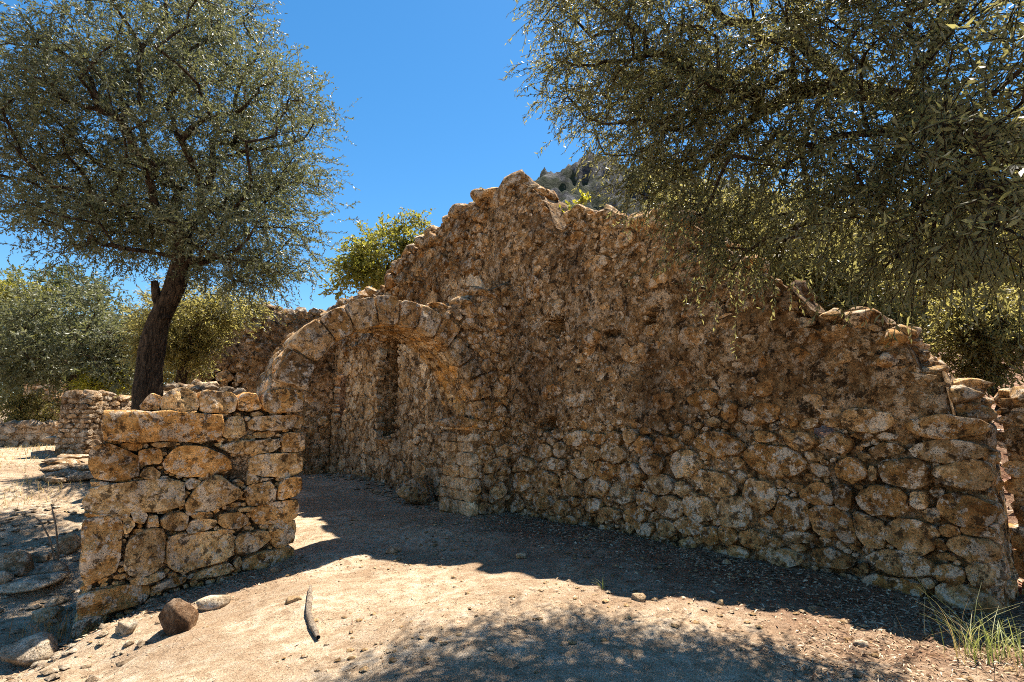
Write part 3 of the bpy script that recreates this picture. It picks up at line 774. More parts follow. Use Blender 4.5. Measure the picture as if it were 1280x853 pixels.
F = np.stack([k[:-1], k[1:], kn[1:], kn[:-1]], -1).reshape(-1, 4)
FF = [tuple(f) for f in F.tolist()] + [tuple(k[0].tolist()), tuple(k[-1][::-1].tolist())]
V = V.reshape(-1, 3)
link_mesh('mortar_core', V, FF, 'mortar', aw, V.mean(0))
# pier core
topP = prof_fn(FA, [(380, 505), (340, 512), (250, 516), (200, 518), (140, 520), (128, 530), (118, 565), (112, 590), (100, 640)])
core(aw, FA, aPR + 0.10, aPL - 0.12, topP, base_fn(FA, -0.4), 0.9, 'mortar_dark', 0.05, 0.05, None, (), 'rubble_core', -0.16, 0.2)
mapA = lambda a, b, h: FA.w(a, b, h)
PIER = '''199 510 203 497 215 487 232 485 245 491 249 505 247 514 235 516 210 514|250 490 254 487 290 490 299 495 297 510 294 516 252 515|299 497 306 491 320 492 328 505 328 511 316 514 300 512|329 498 338 487 355 486 377 490 380 500 377 515 335 515 330 509|176 507 190 491 203 496 199 512 180 513
127 516 140 513 240 516 277 518 281 530 276 553 235 552 180 553 133 551 128 540|280 531 290 521 305 521 308 540 303 547 286 548 279 544|310 522 350 519 381 518 381 535 345 538 314 538|317 541 345 539 346 546 320 548|273 559 300 551 350 550 352 563 325 567 295 568 275 562|353 549 358 541 379 540 381 560 377 564 355 565
151 554 175 555 181 560 170 564 152 562|184 553 230 553 225 557 195 560|112 564 118 555 140 554 150 560 173 571 173 594 150 602 120 601 112 590|174 563 200 560 203 571 201 580 174 581|174 595 182 585 192 584 201 592 198 600 180 599|203 579 215 565 228 557 250 558 270 565 286 573 291 588 280 591 255 596 230 595 205 588
312 571 330 568 378 566 379 591 360 597 325 596 312 590|104 626 112 611 150 604 200 601 229 602 231 612 230 632 215 637 150 642 106 640|231 605 240 598 252 602 249 609 236 612|233 630 245 610 265 596 275 595 285 603 305 614 304 622 285 631 262 639 245 640 235 638|292 602 300 600 307 605 304 610 295 608|306 612 320 606 338 602 346 610 345 625 336 631 312 632
349 606 358 598 376 596 377 613 368 621 348 626|102 656 106 649 150 647 154 660 152 690 144 716 125 724 101 734|155 706 160 680 166 673 185 662 203 662 207 675 206 701 195 713 175 724 158 717|154 646 163 647 170 657 160 668 155 668|164 641 178 636 185 646 180 656 168 653|184 660 186 645 197 645 199 659|200 649 215 642 230 641 237 647 234 661 222 665 205 661
234 666 238 654 250 649 271 651 272 659 255 665 237 668|273 652 280 643 300 641 312 647 312 656 300 661 280 661|236 649 245 643 265 641 269 647 250 649|297 637 318 633 319 638 300 641|314 646 320 635 345 629 373 625 375 634 372 649 350 654 320 656|209 671 230 668 275 667 292 667 292 691 284 701 255 708 230 717 218 716 208 700
296 691 297 673 305 668 334 663 340 676 325 686 305 696|335 661 350 653 370 651 371 661 367 679 350 686 342 683 340 672|299 713 305 701 325 691 345 688 368 682 370 704 340 710 310 714|292 706 300 696 304 706 296 713|96 773 98 746 130 736 165 734 186 731 188 743 180 753 150 763 120 771 98 777|188 736 220 723 236 722 231 731 190 744|88 806 91 779 110 774 126 771 130 780 120 797 95 806
160 724 180 722 205 714 207 722 185 730 165 733|240 722 262 712 285 703 296 714 262 722 240 728|312 589 325 598 345 598 350 604 340 600 320 604 310 608|112 603 150 604 140 606 115 609|236 556 270 562 268 566 240 558|105 641 150 643 148 647 107 649|272 662 292 663 296 668 275 667|232 640 262 640 236 646'''
for e in PIER.replace('\n', '|').split('|'):
    v = list(map(float, e.split())); poly = [FA.px(v[i], v[i + 1], 0.03) for i in range(0, len(v), 2)]
    c, rad = outline_poly(poly)
    big = float(np.mean(rad))
    V = stone(mapA, c, rad * 1.035, min(0.12, 0.05 + big * 0.2), 0.42, random.uniform(-0.05, 0.01), random.uniform(5, 9), 0.85, 0.22)
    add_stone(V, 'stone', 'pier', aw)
pk = Pack()
for e in PIER.replace('\n', '|').split('|'):
    v = list(map(float, e.split())); poly = np.array([FA.px(v[i], v[i + 1]) for i in range(0, len(v), 2)])
    lo, hi = poly.min(0), poly.max(0); pk.add(*(lo + hi) / 2, *(hi - lo) / 2 * 0.92)
bA = base_fn(FA, 0.0)
hp = FA.px(302, 583); pk.add(hp[0], hp[1], 0.13, 0.16)
fp = fill(pk, lambda a, b, w, h: b > bA(a) - 0.05 and b + h < topP(a) and aPR + 0.05 < a < aPL - 0.1, aPR, aPL, -0.9, 2.1, [(0.03, 0.05), (0.018, 0.03)], [900, 1500], (1.0, 2.4))
lay(mapA, fp, aw, 'pier', (0.03, 0.05), 0.2, (-0.10, -0.05), cap=30, rough=1.2, name='chinking_stone', small='chinking', minr=0.03)
# stones of the pier's left end and its top (behind the front row)
FL = Frame(FA.w(aPL - 0.10, 0, 0)[:2], -N_A, T_A)
pk = Pack()
fl = fill(pk, lambda a, b, w, h: a - w > -0.02 and a + w < 0.9 and b - h > -1.0 and b + h < 1.65 - 0.15 * a, 0, 0.9, -0.9, 1.7, [(0.12, 0.17), (0.07, 0.12), (0.04, 0.06)], [300, 400, 500], (1.1, 1.9), 0.28)
def mapL(a, b, h): return FL.w(a, b, h - 0.05 - 0.42 * np.clip((b + 0.6) / 2.6, 0, 1) ** 1.3)
lay(mapL, fl, aw, 'pier', (0.06, 0.10), 0.2, (0.0, 0.03), cap=40, rough=1.0, minr=0.05)
for a in np.linspace(aPR + 0.25, aPL - 0.6, 9):
    for d in (-0.45, -0.75):
        s = random.uniform(0.13, 0.2)
        rock('cap_stone', 'pier', FA.w(a + random.uniform(-0.1, 0.1), topP(a) - 0.05, d), (s * 1.3, s, s * 0.6), (random.uniform(-0.2, 0.2), random.uniform(-0.2, 0.2), random.uniform(0, 6)), aw)

# ring stones (voussoirs): polygons between the intrados and the back of the arch
edges = [0.0]
for w in (0.20, 0.24, 0.19, 0.26, 0.21, 0.24, 0.20, 0.23, 0.26, 0.22, 0.30, 0.27): edges.append(edges[-1] + w)
sc_ = (math.pi - 0.26) / edges[-1]
edges = [e * sc_ for e in edges]
for e0, e1 in zip(edges[:-1], edges[1:]):
    g0, g1 = e0 + 0.011, e1 - 0.011; mid = (e0 + e1) / 2
    def rr(th):
        ci, si = -math.cos(th), math.sin(th); r = R_IN + 0.1
        while r < R_IN + 0.5 and ZS + r * si < topA(SC + r * ci) + 0.02: r += 0.01
        return r
    ro = R_IN + 0.43 + random.uniform(-0.04, 0.04)
    if mid < 0.9: ro = R_IN + random.uniform(0.30, 0.42)
    poly = []
    for th, r in ((g0, R_IN - 0.015), (mid, R_IN - 0.02), (g1, R_IN - 0.015), (g1, ro), (mid, ro + 0.02), (g0, ro)):
        poly.append((SC - r * math.cos(th), ZS + r * math.sin(th)))
    c, rad = outline_poly(poly)
    add_stone(stone(mapA, c, rad, random.uniform(0.05, 0.07), 0.5, random.uniform(-0.01, 0.05), 9, 0.7, 0.15), 'voussoir', 'arch', aw)
# soffit stones (b = depth into the wall), laid on the cylinder and down the right reveal
def mapS(a, b, h):
    a = np.asarray(a); th = np.clip(a / R_IN, 0, None)
    r = R_IN - h
    s = np.where(a >= 0, SC - r * np.cos(th), SC - r); z = np.where(a >= 0, ZS + r * np.sin(th), ZS + a)
    return FA.w(s, z, -b)
pk = Pack()
fs = fill(pk, lambda a, b, w, h: b - h > 0.05 and b + h < TH + 0.03 and a - w > 0.02 and a + w < R_IN * 2.75, 0, R_IN * 2.8, 0.0, TH, [(0.13, 0.22), (0.07, 0.12), (0.035, 0.06)], [500, 700, 900], (0.6, 1.2))
lay(mapS, fs, aw, 'soffit', (0.025, 0.05), 0.15, (-0.02, 0.005), cap=120, name='soffit_stone', rough=1.2, minr=0.05)
# impost and jamb courses
pk = Pack()
imp = [(571, 528, 46, 15)]
it = [px_ell(FA, *e) for e in imp]
for a, z, w, h in it: pk.add(a, z, w, h)
fj = [(a, z, w, h, 0.0) for a, z, w, h in it]
def insJ(a, b, w, h):
    r = math.hypot(a - SC, max(b - ZS, 0))
    if b < ZS + 0.1: return b > bA(a) - 0.1 and 0.05 + w * 0.5 < a < SC - R_IN - w * 0.9
    return b + h < topA(a) - 0.02 and a > 0.05 + w * 0.4 and r > R_IN + 0.40 + w * 0.8
fj += fill(pk, insJ, 0, 3.2, -0.3, 4.4, [(0.10, 0.15), (0.06, 0.10), (0.035, 0.06)], [700, 1200, 1500], (1.0, 1.8), None)
lay(mapA, fj, aw, 'arch', (0.04, 0.08), 0.2, (-0.04, 0.0), cap=110, rough=1.3, minr=0.05)
# impost block and the squared courses of the right reveal
for (a, b, w, h, H) in ((-0.10, 0.36, 0.10, 0.34, 0.07), (-0.10, 0.88, 0.10, 0.20, 0.06)):
    add_stone(stone(mapS, (a, b), outline_poly([(-w, -h), (w, -h), (w, h), (-w, h)])[1], H, 0.2, 0.02, 7, 0.8, 0.1), 'impost_block', 'soffit', aw)
z = -0.25
while z > -1.85:
    hh = random.uniform(0.17, 0.27); b = random.uniform(-0.04, 0.04)
    while b < TH - 0.08:
        w = min(random.uniform(0.30, 0.62), TH - b)
        add_stone(stone(mapS, (z - hh / 2, b + w / 2), outline_poly([(-hh / 2 * .95, -w / 2 * .96), (hh / 2 * .95, -w / 2 * .96), (hh / 2 * .95, w / 2 * .96), (-hh / 2 * .95, w / 2 * .96)])[1], random.uniform(0.04, 0.07), 0.15, random.uniform(-0.02, 0.04) + 0.05 * max(0, -z - 1.2), 5, 1.3, 0.25), 'jamb_stone', 'plaster_bounce_stone', aw)
        b += w
    z -= hh
# stones along the back of the ring, laid on the cylinder, and the few loose ones on its crown
R_OUT = R_IN + 0.40
def mapX(a, b, h):
    th = np.asarray(a) / R_OUT; r = R_OUT + h
    return FA.w(SC - r * np.cos(th), ZS + r * np.sin(th), -b)
pk = Pack()
fx = fill(pk, lambda a, b, w, h: 0.0 < b - h * 0.9 and b + h * 0.9 < TH and R_OUT * 1.45 < a < R_OUT * 2.96, R_OUT * 1.4, R_OUT * 3.0, 0, TH, [(0.17, 0.26), (0.10, 0.15), (0.05, 0.08)], [500, 600, 600], (0.9, 1.5))
lay(mapX, fx, aw, 'arch', (0.04, 0.07), 0.25, (-0.03, 0.02), cap=60, name='ring_back_stone', rough=1.0)
for (u, v, w, h, d) in ((597, 366, 36, 22, 0.2), (578, 378, 26, 15, 0.05), (548, 384, 24, 12, 0.15)):
    a, z, ra, rh = px_ell(FA, u, v, w, h, -d)
    rock('ring_back_stone', 'arch', FA.w(a, z, -d), (ra * 1.1, 0.26, rh * 1.05), (random.uniform(-0.15, 0.15), random.uniform(-0.1, 0.1), math.atan2(T_A[1], T_A[0]) + random.uniform(-0.2, 0.2)), aw)
# springer block where the ring bears on the pier
for (poly, H) in (([(328, 497), (336, 486), (378, 488), (381, 515), (334, 516)], 0.06), ([(350, 488), (352, 466), (376, 455), (392, 462), (384, 488)], 0.05)):
    c, rad = outline_poly([FA.px(u, v, 0.03) for u, v in poly])
    add_stone(stone(mapA, c, rad, H, 0.6, 0.0, 6, 0.8, 0.15), 'springer', 'arch', aw)

# ================================================================== pier at the right edge
pr = at(1262, 700, 5.3)
FP = Frame(FR.w(FR.px(1264, 600, -0.9)[0], 0, -0.9)[:2], T_R, N_R)
sp_ = thing('stone_pier', 'shaded stone pier cut off by the right edge of the picture', 'pier', tuple(FP.w(0.5, float(ground_z(*FP.w(0.5, 0, 0)[:2])), -0.3)))
zP = FP.px(1262, 492)[1]
core(sp_, FP, 0.0, 1.4, lambda a: zP - 0.05, base_fn(FP), 0.6, 'mortar', 0.05, 0.04, crumble=0.2)
pk = Pack()
fpp = fill(pk, lambda a, b, w, h: 0 < a < 1.4 and b + h < zP and b > -0.1, 0, 1.4, -0.1, zP, [(0.10, 0.16), (0.06, 0.10), (0.03, 0.06)], [300, 400, 500], (1.0, 1.7))
lay(lambda a, b, h: FP.w(a, b, h), fpp, sp_, 'wall', (0.04, 0.08), 0.2, (-0.03, 0.01), cap=60)
caps(sp_, FP, lambda a: zP - 0.05, 0.15, 1.3, 0.3, (0.14, 0.2), 'wall', 0.6)

# ================================================================== low walls on the left
def small_wall(name, label, fr, a1, h_fn, thick, lib_rows, zoff=0.0, end=True, mat='far', step=0.13, cat='wall'):
    """coursed low wall of flat stones, its near end closed by stones too"""
    b0 = float(ground_z(*fr.w(0, 0, 0)[:2], False)) + zoff
    t = thing(name, label, cat, tuple(fr.w(a1 / 2, b0, -thick / 2)))
    core(t, fr, 0.06, a1, lambda a: b0 + h_fn(a) - 0.1, lambda a: b0 - 0.4, thick, 'mortar', 0.09, 0.03, crumble=0.2)
    its = []; z = b0 - 0.05
    while z < b0 + h_fn(0) + 1:
        hgt = step * random.uniform(0.75, 1.3); a = 0.0
        while a < a1:
            w = hgt * random.uniform(1.3, 3.2)
            if z + hgt < b0 + h_fn(a + w / 2) and a + w < a1 + 0.1: its.append((a + w / 2, z + hgt / 2, w / 2, hgt / 2, random.gauss(0, 0.04)))
            a += w
        z += hgt
    lay(lambda a, b, h: fr.w(a, b, h), its, t, mat, (0.03, 0.06), 0.15, (-0.02, 0.03), cap=lib_rows, rough=0.9, expo=(2.6, 4), minr=0.03)
    if end:
        fe_ = Frame(fr.w(0.05, 0, 0)[:2], -fr.n, -fr.t); its = []; z = b0 - 0.05
        while z < b0 + h_fn(0) - 0.1:
            hgt = step * random.uniform(0.75, 1.3); a = 0.0
            while a < thick - 0.05:
                w = min(hgt * random.uniform(1.6, 3.6), thick - a); its.append((a + w / 2, z + hgt / 2, w / 2, hgt / 2, random.gauss(0, 0.04))); a += w
            z += hgt
        lay(lambda a, b, h: fe_.w(a, b, h), its, t, mat, (0.04, 0.07), 0.15, (-0.02, 0.03), cap=80, rough=0.9, expo=(2.6, 4), minr=0.03)
    caps(t, fr, lambda a: b0 + h_fn(a) - 0.12, 0.1, a1, 0.32, (0.15, 0.24), lib='far', thick=thick)
    return t
pL = at(105, 559, 13.6)
small_wall('low_stone_wall', 'low coursed stone wall with sunlit end behind the pier', Frame((pL[0], pL[1]), (0.12, 0.993), (0.993, -0.12)), 5.0,
           lambda a: float(np.interp(a, [0, 0.7, 1.2, 3, 5], [1.75, 1.78, 1.60, 1.5, 1.6])), 0.9, 140)
# sunlit footing in front of it
ft = thing('wall_footing', 'collapsed pale stone footing in front of the low coursed wall', 'footing', tuple(ground_px(82, 590)))
for k in range(26):
    u = 62 + 42 * random.random(); v = 565 + 42 * random.random(); p = ground_px(u, v)
    s = random.uniform(0.12, 0.26)
    rock('stone', 'far', p + np.array([0, 0, s * 0.3 + 0.25 * max(0, (585 - v) / 20)]), (s * 1.7, s * 1.2, s * 0.45), (random.uniform(-0.15, 0.15), random.uniform(-0.15, 0.15), random.uniform(-0.4, 0.4)), ft)
pD = ground_px(-40, 559)
small_wall('dry_stone_wall', 'low dry stone wall in tree shade at the far left', Frame((pD[0], pD[1]), (1, 0.0), (0, -1)), 3.6, lambda a: 0.74, 0.6, 120, end=False, mat='rock', step=0.24)
# ruined stump of a building behind
pT = at(18, 555, 24.0)
def stump(a): return float(np.interp(a, [0, 0.5, 1.2, 1.5, 2.2, 3.2, 5], [2.6, 3.9, 3.7, 1.9, 1.4, 1.2, 0.9]))
small_wall('ruined_stump', 'far ruined wall stump rising to a point among dark trees', Frame((pT[0], pT[1]), (0.98, 0.2), (0.2, -0.98)), 5.0, stump, 0.9, 140, end=False, mat='far', step=0.24)
# rubble heap seen right of the big olive's trunk
hp_ = at(228, 498, 10.6); gz = float(ground_z(hp_[0], hp_[1]))
rh = thing('rubble_heap', 'rubble bank behind the pier top, right of the olive trunk', 'rubble', (hp_[0], hp_[1], gz))
for k in range(60):
    u = random.uniform(190, 300); d = random.uniform(9.6, 11.5); vt = np.interp(u, [190, 210, 235, 300], [492, 484, 476, 490])
    v = vt + random.random() ** 1.2 * 60; p = at(u, v, d + (v - vt) * -0.02); s = random.uniform(0.08, 0.20)
    rock('stone', 'far', p, (s * 1.2, s, s * 0.8), (random.uniform(-0.4, 0.4), random.uniform(-0.4, 0.4), random.uniform(0, 6)), rh)
top = at(240, 490, 10.8)
bank = np.array([[hp_[0] - 1.6, hp_[1] - 0.9, gz - 0.3], [hp_[0] + 1.7, hp_[1] - 0.9, gz - 0.3], [hp_[0] + 1.7, hp_[1] + 1.4, gz - 0.3], [hp_[0] - 1.6, hp_[1] + 1.4, gz - 0.3]])
nb_ = 24; bx_, by_ = np.meshgrid(np.linspace(-0.35, 1.45, nb_), np.linspace(-1.2, 1.6, nb_))
bz = np.clip(1 - ((bx_ - 0.55) / 0.95) ** 4, 0, 1) * np.clip(1 - ((by_ - 0.2) / 1.4) ** 2, 0, 1) * (top[2] - gz - 0.1) - 0.2
bz = bz + 0.15 * fbm(np.stack([bx_, by_, 0 * bx_], -1) * 2.5, 3)
kk = np.arange(nb_ * nb_).reshape(nb_, nb_)
link_mesh('earth_bank', np.stack([bx_ + hp_[0], by_ + hp_[1], bz + gz], -1).reshape(-1, 3), np.stack([kk[:-1, :-1], kk[:-1, 1:], kk[1:, 1:], kk[1:, :-1]], -1).reshape(-1, 4), 'mortar_dark', rh, (hp_[0], hp_[1], gz))

# ------------------------------------------------------------------ foliage
def leaves(name, P, D, L, W, mat, parent, loc, tint=None):
    nL = len(P)
    R = rng.normal(size=(nL, 3)); S = np.cross(D, R); S /= np.linalg.norm(S, axis=1, keepdims=True) + 1e-9
    Nn = np.cross(S, D)
    L = np.broadcast_to(L, (nL,))[:, None]; W = np.broadcast_to(W, (nL,))[:, None]
    mid = P + D * L * 0.48 + Nn * L * 0.05
    V = np.stack([P, mid + S * W * 0.5, P + D * L - Nn * L * 0.06, mid - S * W * 0.5], 1).reshape(-1, 3)
    F = np.arange(nL * 4).reshape(-1, 4)
    t = rng.random(nL) if tint is None else tint
    return link_mesh(name, V, F, mat, parent, loc, smooth=False, tint=t)

def tubes(name, segs, mat, parent, loc, sides=6):
    """segs: list of (points (n,3), radii (n,))"""
    V = []; F = []; o = 0
    for pts, rad in segs:
        pts = np.asarray(pts, float); m = len(pts)
        tg = np.gradient(pts, axis=0); tg /= np.linalg.norm(tg, axis=1, keepdims=True) + 1e-9
        ref = np.array([0.31, 0.87, 0.12]); 
        if abs(tg[0] @ ref) > 0.9: ref = np.array([1.0, 0, 0.1])
        X = np.cross(tg, ref); X /= np.linalg.norm(X, axis=1, keepdims=True) + 1e-9; Y = np.cross(tg, X)
        sd = sides if rad[0] > 0.012 else 3
        an = np.linspace(0, 2 * math.pi, sd, endpoint=False)
        ring = pts[:, None] + (X[:, None] * np.cos(an)[None, :, None] + Y[:, None] * np.sin(an)[None, :, None]) * np.asarray(rad)[:, None, None]
        V.append(ring.reshape(-1, 3))
        for i in range(m - 1):
            for j in range(sd):
                a = o + i * sd + j; b = o + i * sd + (j + 1) % sd
                F.append((a, b, b + sd, a + sd))
        o += m * sd
    V = np.concatenate(V)
    return link_mesh(name, V, F, mat, parent, loc)

def ell_points(ells, n, shell=0.55, spacing=0.0):
    """clump centres in a union of ellipsoids; ells: (centre xyz, radii xyz, weight)"""
    W = np.array([e[2] for e in ells], float); W /= W.sum(); out = []
    cnt = rng.multinomial(n, W)
    for (c, r, w), m in zip(ells, cnt):
        v = rng.normal(size=(m, 3)); v /= np.linalg.norm(v, axis=1, keepdims=True)
        rad = rng.random(m) ** (1 / 3 * (1 - shell)) 
        rad = rad * (1 + 0.16 * fbm(v * 1.8 + np.sum(c), 3))
        out.append(np.array(c) + v * rad[:, None] * np.array(r))
    return np.concatenate(out)

def skeleton(trunk, targets, r_end=0.006, power=0.5, r_scale=None, jit=0.08):
    """connect each clump to the nearest earlier limb point; returns tube segments"""
    nodes = [np.array(p, float) for p in trunk]; par = [-1] + list(range(len(trunk) - 1))
    hub = nodes[-1]; order = np.argsort(np.linalg.norm(targets - hub, axis=1))
    nt0 = max(1, len(trunk) - 2); dist = [0.0] * len(nodes)
    for k in range(1, len(nodes)): dist[k] = dist[k - 1] + np.linalg.norm(nodes[k] - nodes[k - 1])
    tips = []
    for t in order:
        tg = targets[t]; N = np.array(nodes); L = np.linalg.norm(N - tg, axis=1) + 0.25 * np.array(dist)
        L[:nt0] += 50
        j = int(np.argmin(L)); a = nodes[j]; ln = np.linalg.norm(tg - a); m = max(2, min(6, int(ln / 0.45) + 1)); prev = j
        for i in range(1, m + 1):
            f = i / m; p = a + (tg - a) * f + rng.normal(size=3) * jit * ln * (f * (1 - f) * 2) + np.array([0, 0, 0.12 * ln * f * (1 - f)])
            nodes.append(p); par.append(prev); dist.append(dist[prev] + ln / m); prev = len(nodes) - 1
        tips.append(prev)
    n_ = len(nodes); w = np.zeros(n_)
    for t in tips: w[t] += 1
    for k in range(n_ - 1, 0, -1): w[par[k]] += w[k]
    return np.array(nodes), np.array(par), w

def tree(name, label, cat, base, trunk, ells, nclump, twigs, per, leaf, mat, bark='bark', trunk_r=(0.3, 0.2), group=None, droop=0.25, spread=0.42, tw_len=0.4, limb=0.02, flare=1.5, shell=0.55, keep=None, trunks=()):
    root = thing(name, label, cat, base, group)
    T = ell_points(ells, nclump, shell)
    if keep is not None: T = T[keep(T)]
    nodes, par, w = skeleton(trunk, T)
    nt = len(trunk); segs = []
    tr = np.linspace(trunk_r[0], trunk_r[1], nt); tr[0] *= flare
    # trunk
    pts = np.array(trunk, float); fine = np.linspace(0, nt - 1, nt * 5)
    P = np.stack([np.interp(fine, np.arange(nt), pts[:, k]) for k in range(3)], -1)
    for _ in range(3): P[1:-1] = (P[:-2] + P[2:] + 2 * P[1:-1]) / 4
    rr_ = np.interp(fine, np.arange(nt), tr) * (1 + 0.10 * vnoise(P * 2.3))
    tubes('trunk', [(P, rr_)] + [(np.array(a, float), np.array(b, float)) for a, b in trunks], bark, root, base, 14)
    R = limb * np.maximum(w, 0.5) ** 0.48
    for k in range(nt, len(nodes)):
        p = par[k]; r0 = min(R[p] if p >= nt else min(R[k] * 1.25, trunk_r[1]), trunk_r[1] * 0.95)
        segs.append(([nodes[p], nodes[k]], [min(r0, R[k] * 1.3), R[k]]))
    # twigs and leaves
    nT = len(T) * twigs
    c = np.repeat(T, twigs, 0); cen = np.mean(np.array([e[0] for e in ells]), 0)
    off = rng.normal(size=(nT, 3)) * spread * np.array([1, 1, 0.8]); o = c + off
    d = off / (np.linalg.norm(off, axis=1, keepdims=True) + 1e-6) + 0.35 * (c - cen) / (np.linalg.norm(c - cen, axis=1, keepdims=True) + 1e-6) + rng.normal(size=(nT, 3)) * 0.35
    d[:, 2] -= droop; d /= np.linalg.norm(d, axis=1, keepdims=True)
    tl = tw_len * (0.6 + 0.8 * rng.random(nT))
    start = o - d * tl[:, None] * 0.5
    for k in range(0, nT, 1 if nT < 9000 else 2):
        e = start[k] + d[k] * tl[k]; m_ = start[k] + d[k] * tl[k] * 0.55 + np.array([0, 0, 0.03])
        segs.append(([start[k], m_, e], [0.0035, 0.0028, 0.0015]))
    tubes('branches', segs, bark, root, base, 6)
    f = np.tile(np.linspace(0.05, 1.0, per), nT); si = np.repeat(np.arange(nT), per)
    pos = start[si] + d[si] * (tl[si] * f)[:, None]; pos[:, 2] += 0.03 * np.sin(f * 3)
    sidev = rng.normal(size=(nT * per, 3)); ld = d[si] * 0.75 + sidev * 0.55; ld[:, 2] -= droop * 0.3
    ld /= np.linalg.norm(ld, axis=1, keepdims=True)
    sz = (0.7 + 0.6 * rng.random(nT * per))
    ctint = np.repeat(rng.random(nT), per) * 0.5 + rng.random(nT * per) * 0.5
    leaves('crown', pos, ld, leaf[0] * sz, leaf[1] * sz, mat, root, base, ctint)
    return root

def E(u, v, ru, rv, d, dd=None, w=None):
    c = at(u, v, d); s = d / FPX
    return (c, (ru * s, (dd if dd is not None else ru * s), rv * s), w if w is not None else ru * rv * s * s)

# --- the big olive on the left
b0 = at(188, 520, 9.6); gz = float(ground_z(b0[0], b0[1])); base = (b0[0], b0[1], gz - 0.1)
tk = [base] + [tuple(at(u, v, d)) for u, v, d in ((184, 500, 9.6), (187, 455, 9.6), (196, 405, 9.6), (218, 362, 9.6), (228, 325, 9.6), (230, 285, 9.6))]
side = [([at(206, 400, 9.55), at(196, 372, 9.5), at(193, 352, 9.5)], [0.10, 0.085, 0.06])]
tree('olive_tree', 'large olive tree leaning right behind the pier, full crown against sky', 'tree', base, tk,
     [E(215, 165, 190, 165, 9.8, 2.6), E(110, 170, 120, 130, 9.6, 2.0), E(330, 170, 95, 110, 9.6, 1.8), E(335, 300, 85, 60, 9.4, 1.5), E(120, 285, 110, 45, 9.5, 1.6), E(290, 345, 80, 30, 9.4, 1.2), E(175, 40, 100, 80, 9.8, 2.0), E(20, 200, 60, 80, 9.6, 1.5), E(230, 300, 110, 40, 9.6, 1.6), E(85, 100, 50, 50, 9.4, 1.2), E(250, 20, 80, 60, 9.8, 1.8)],
     700, 16, 19, (0.068, 0.022), 'olive', trunk_r=(0.25, 0.15), droop=0.12, spread=0.25, tw_len=0.40, limb=0.0085, trunks=side, shell=0.15)

# --- the olive overhead on the right
base = (6.6, 3.4, float(ground_z(6.6, 3.4)) - 0.1)
tk = [base, (6.5, 3.5, 1.2), (6.2, 3.7, 2.3), (5.6, 4.1, 3.3), (4.9, 4.6, 4.2), (4.2, 5.0, 5.0)]
NEAR = [E(735, 70, 75, 75, 6.2, 0.9), E(790, 130, 80, 75, 6.0, 0.9), E(850, 60, 110, 75, 5.6, 1.0), E(830, 210, 70, 55, 5.8, 0.7), E(910, 170, 100, 80, 5.2, 0.9), E(905, 270, 70, 38, 5.4, 0.5), E(980, 60, 120, 90, 4.6, 0.9), E(1010, 210, 110, 70, 4.6, 0.8),
        E(1010, 295, 90, 34, 4.8, 0.5, 0.2), E(1120, 90, 120, 100, 3.8, 0.7, 0.35), E(1130, 230, 110, 65, 3.8, 0.6, 0.3), E(1250, 100, 90, 110, 2.8, 0.5, 0.16), E(1240, 240, 80, 55, 2.8, 0.4, 0.12), E(1150, 305, 100, 35, 3.6, 0.4, 0.12), E(1230, 310, 60, 20, 2.6, 0.3, 0.05), E(940, 320, 60, 26, 5.2, 0.4, 0.12), E(800, -70, 140, 70, 5.8, 1.0), E(1000, -90, 160, 80, 4.8, 1.0), E(1200, -80, 140, 90, 3.6, 0.8), E(690, 15, 45, 40, 6.4, 0.6), E(1400, 100, 90, 120, 3.2, 0.8)]
tree('olive_tree', 'near olive tree whose drooping branches hang in from the upper right', 'tree', base, tk, NEAR,
     430, 14, 18, (0.066, 0.0165), 'olive_near', trunk_r=(0.34, 0.16), droop=0.55, spread=0.22, tw_len=0.46, limb=0.0075, shell=0.0)

# --- trees behind the long wall
def bg_tree(label, u, v, ru, rv, d, n, tw, per, leaf, mat, name='olive_tree', cat='tree', vb=None, extra=(), tr=(0.16, 0.09), grp=None, spread=None, shell=0.3, dd=None):
    c = at(u, v, d); bz = float(ground_z(c[0], c[1])); base = (c[0], c[1], bz - 0.1)
    s = d / FPX
    low = c[2] - rv * s * 0.7
    tk = [base, (c[0] + 0.1, c[1], bz + (low - bz) * 0.35), (c[0] - 0.1, c[1] + 0.1, bz + (low - bz) * 0.7), (c[0], c[1], max(low, bz + 0.3)), (c[0] + 0.1, c[1], max(low, bz + 0.3) + rv * s * 0.5)]
    return tree(name, label, cat, base, tk, [E(u, v, ru, rv, d, dd)] + [E(*e) for e in extra], n, tw, per, leaf, mat, trunk_r=tr, spread=spread or ru * s * 0.16, tw_len=0.4, limb=0.009, group=grp, shell=shell)
bg_tree('grey green olive tree directly behind the long wall', 960, 320, 120, 85, 11.5, 240, 15, 15, (0.10, 0.034), 'olive_far', extra=((880, 300, 70, 60, 12.0, 0.7), (1030, 370, 80, 70, 11.5, 0.7)), dd=0.9)
bg_tree('olive tree behind the stepped right end of the long wall', 1130, 360, 110, 95, 12.5, 260, 15, 15, (0.105, 0.036), 'olive_far', extra=((1200, 300, 90, 60, 12.5, 0.7), (1080, 430, 60, 50, 12.0, 0.7)), dd=0.9)
bg_tree('small sunlit tree just above the right pier', 1238, 425, 60, 65, 9.8, 110, 14, 14, (0.075, 0.03), 'olive_far', name='carob_tree', tr=(0.10, 0.06), dd=0.5)
bg_tree('larger yellow green tree at the right edge behind the small one', 1300, 330, 110, 110, 14.5, 220, 14, 14, (0.14, 0.05), 'yellowgreen', name='olive_tree', extra=((1220, 360, 80, 80, 15.5, 0.9),), dd=1.0)
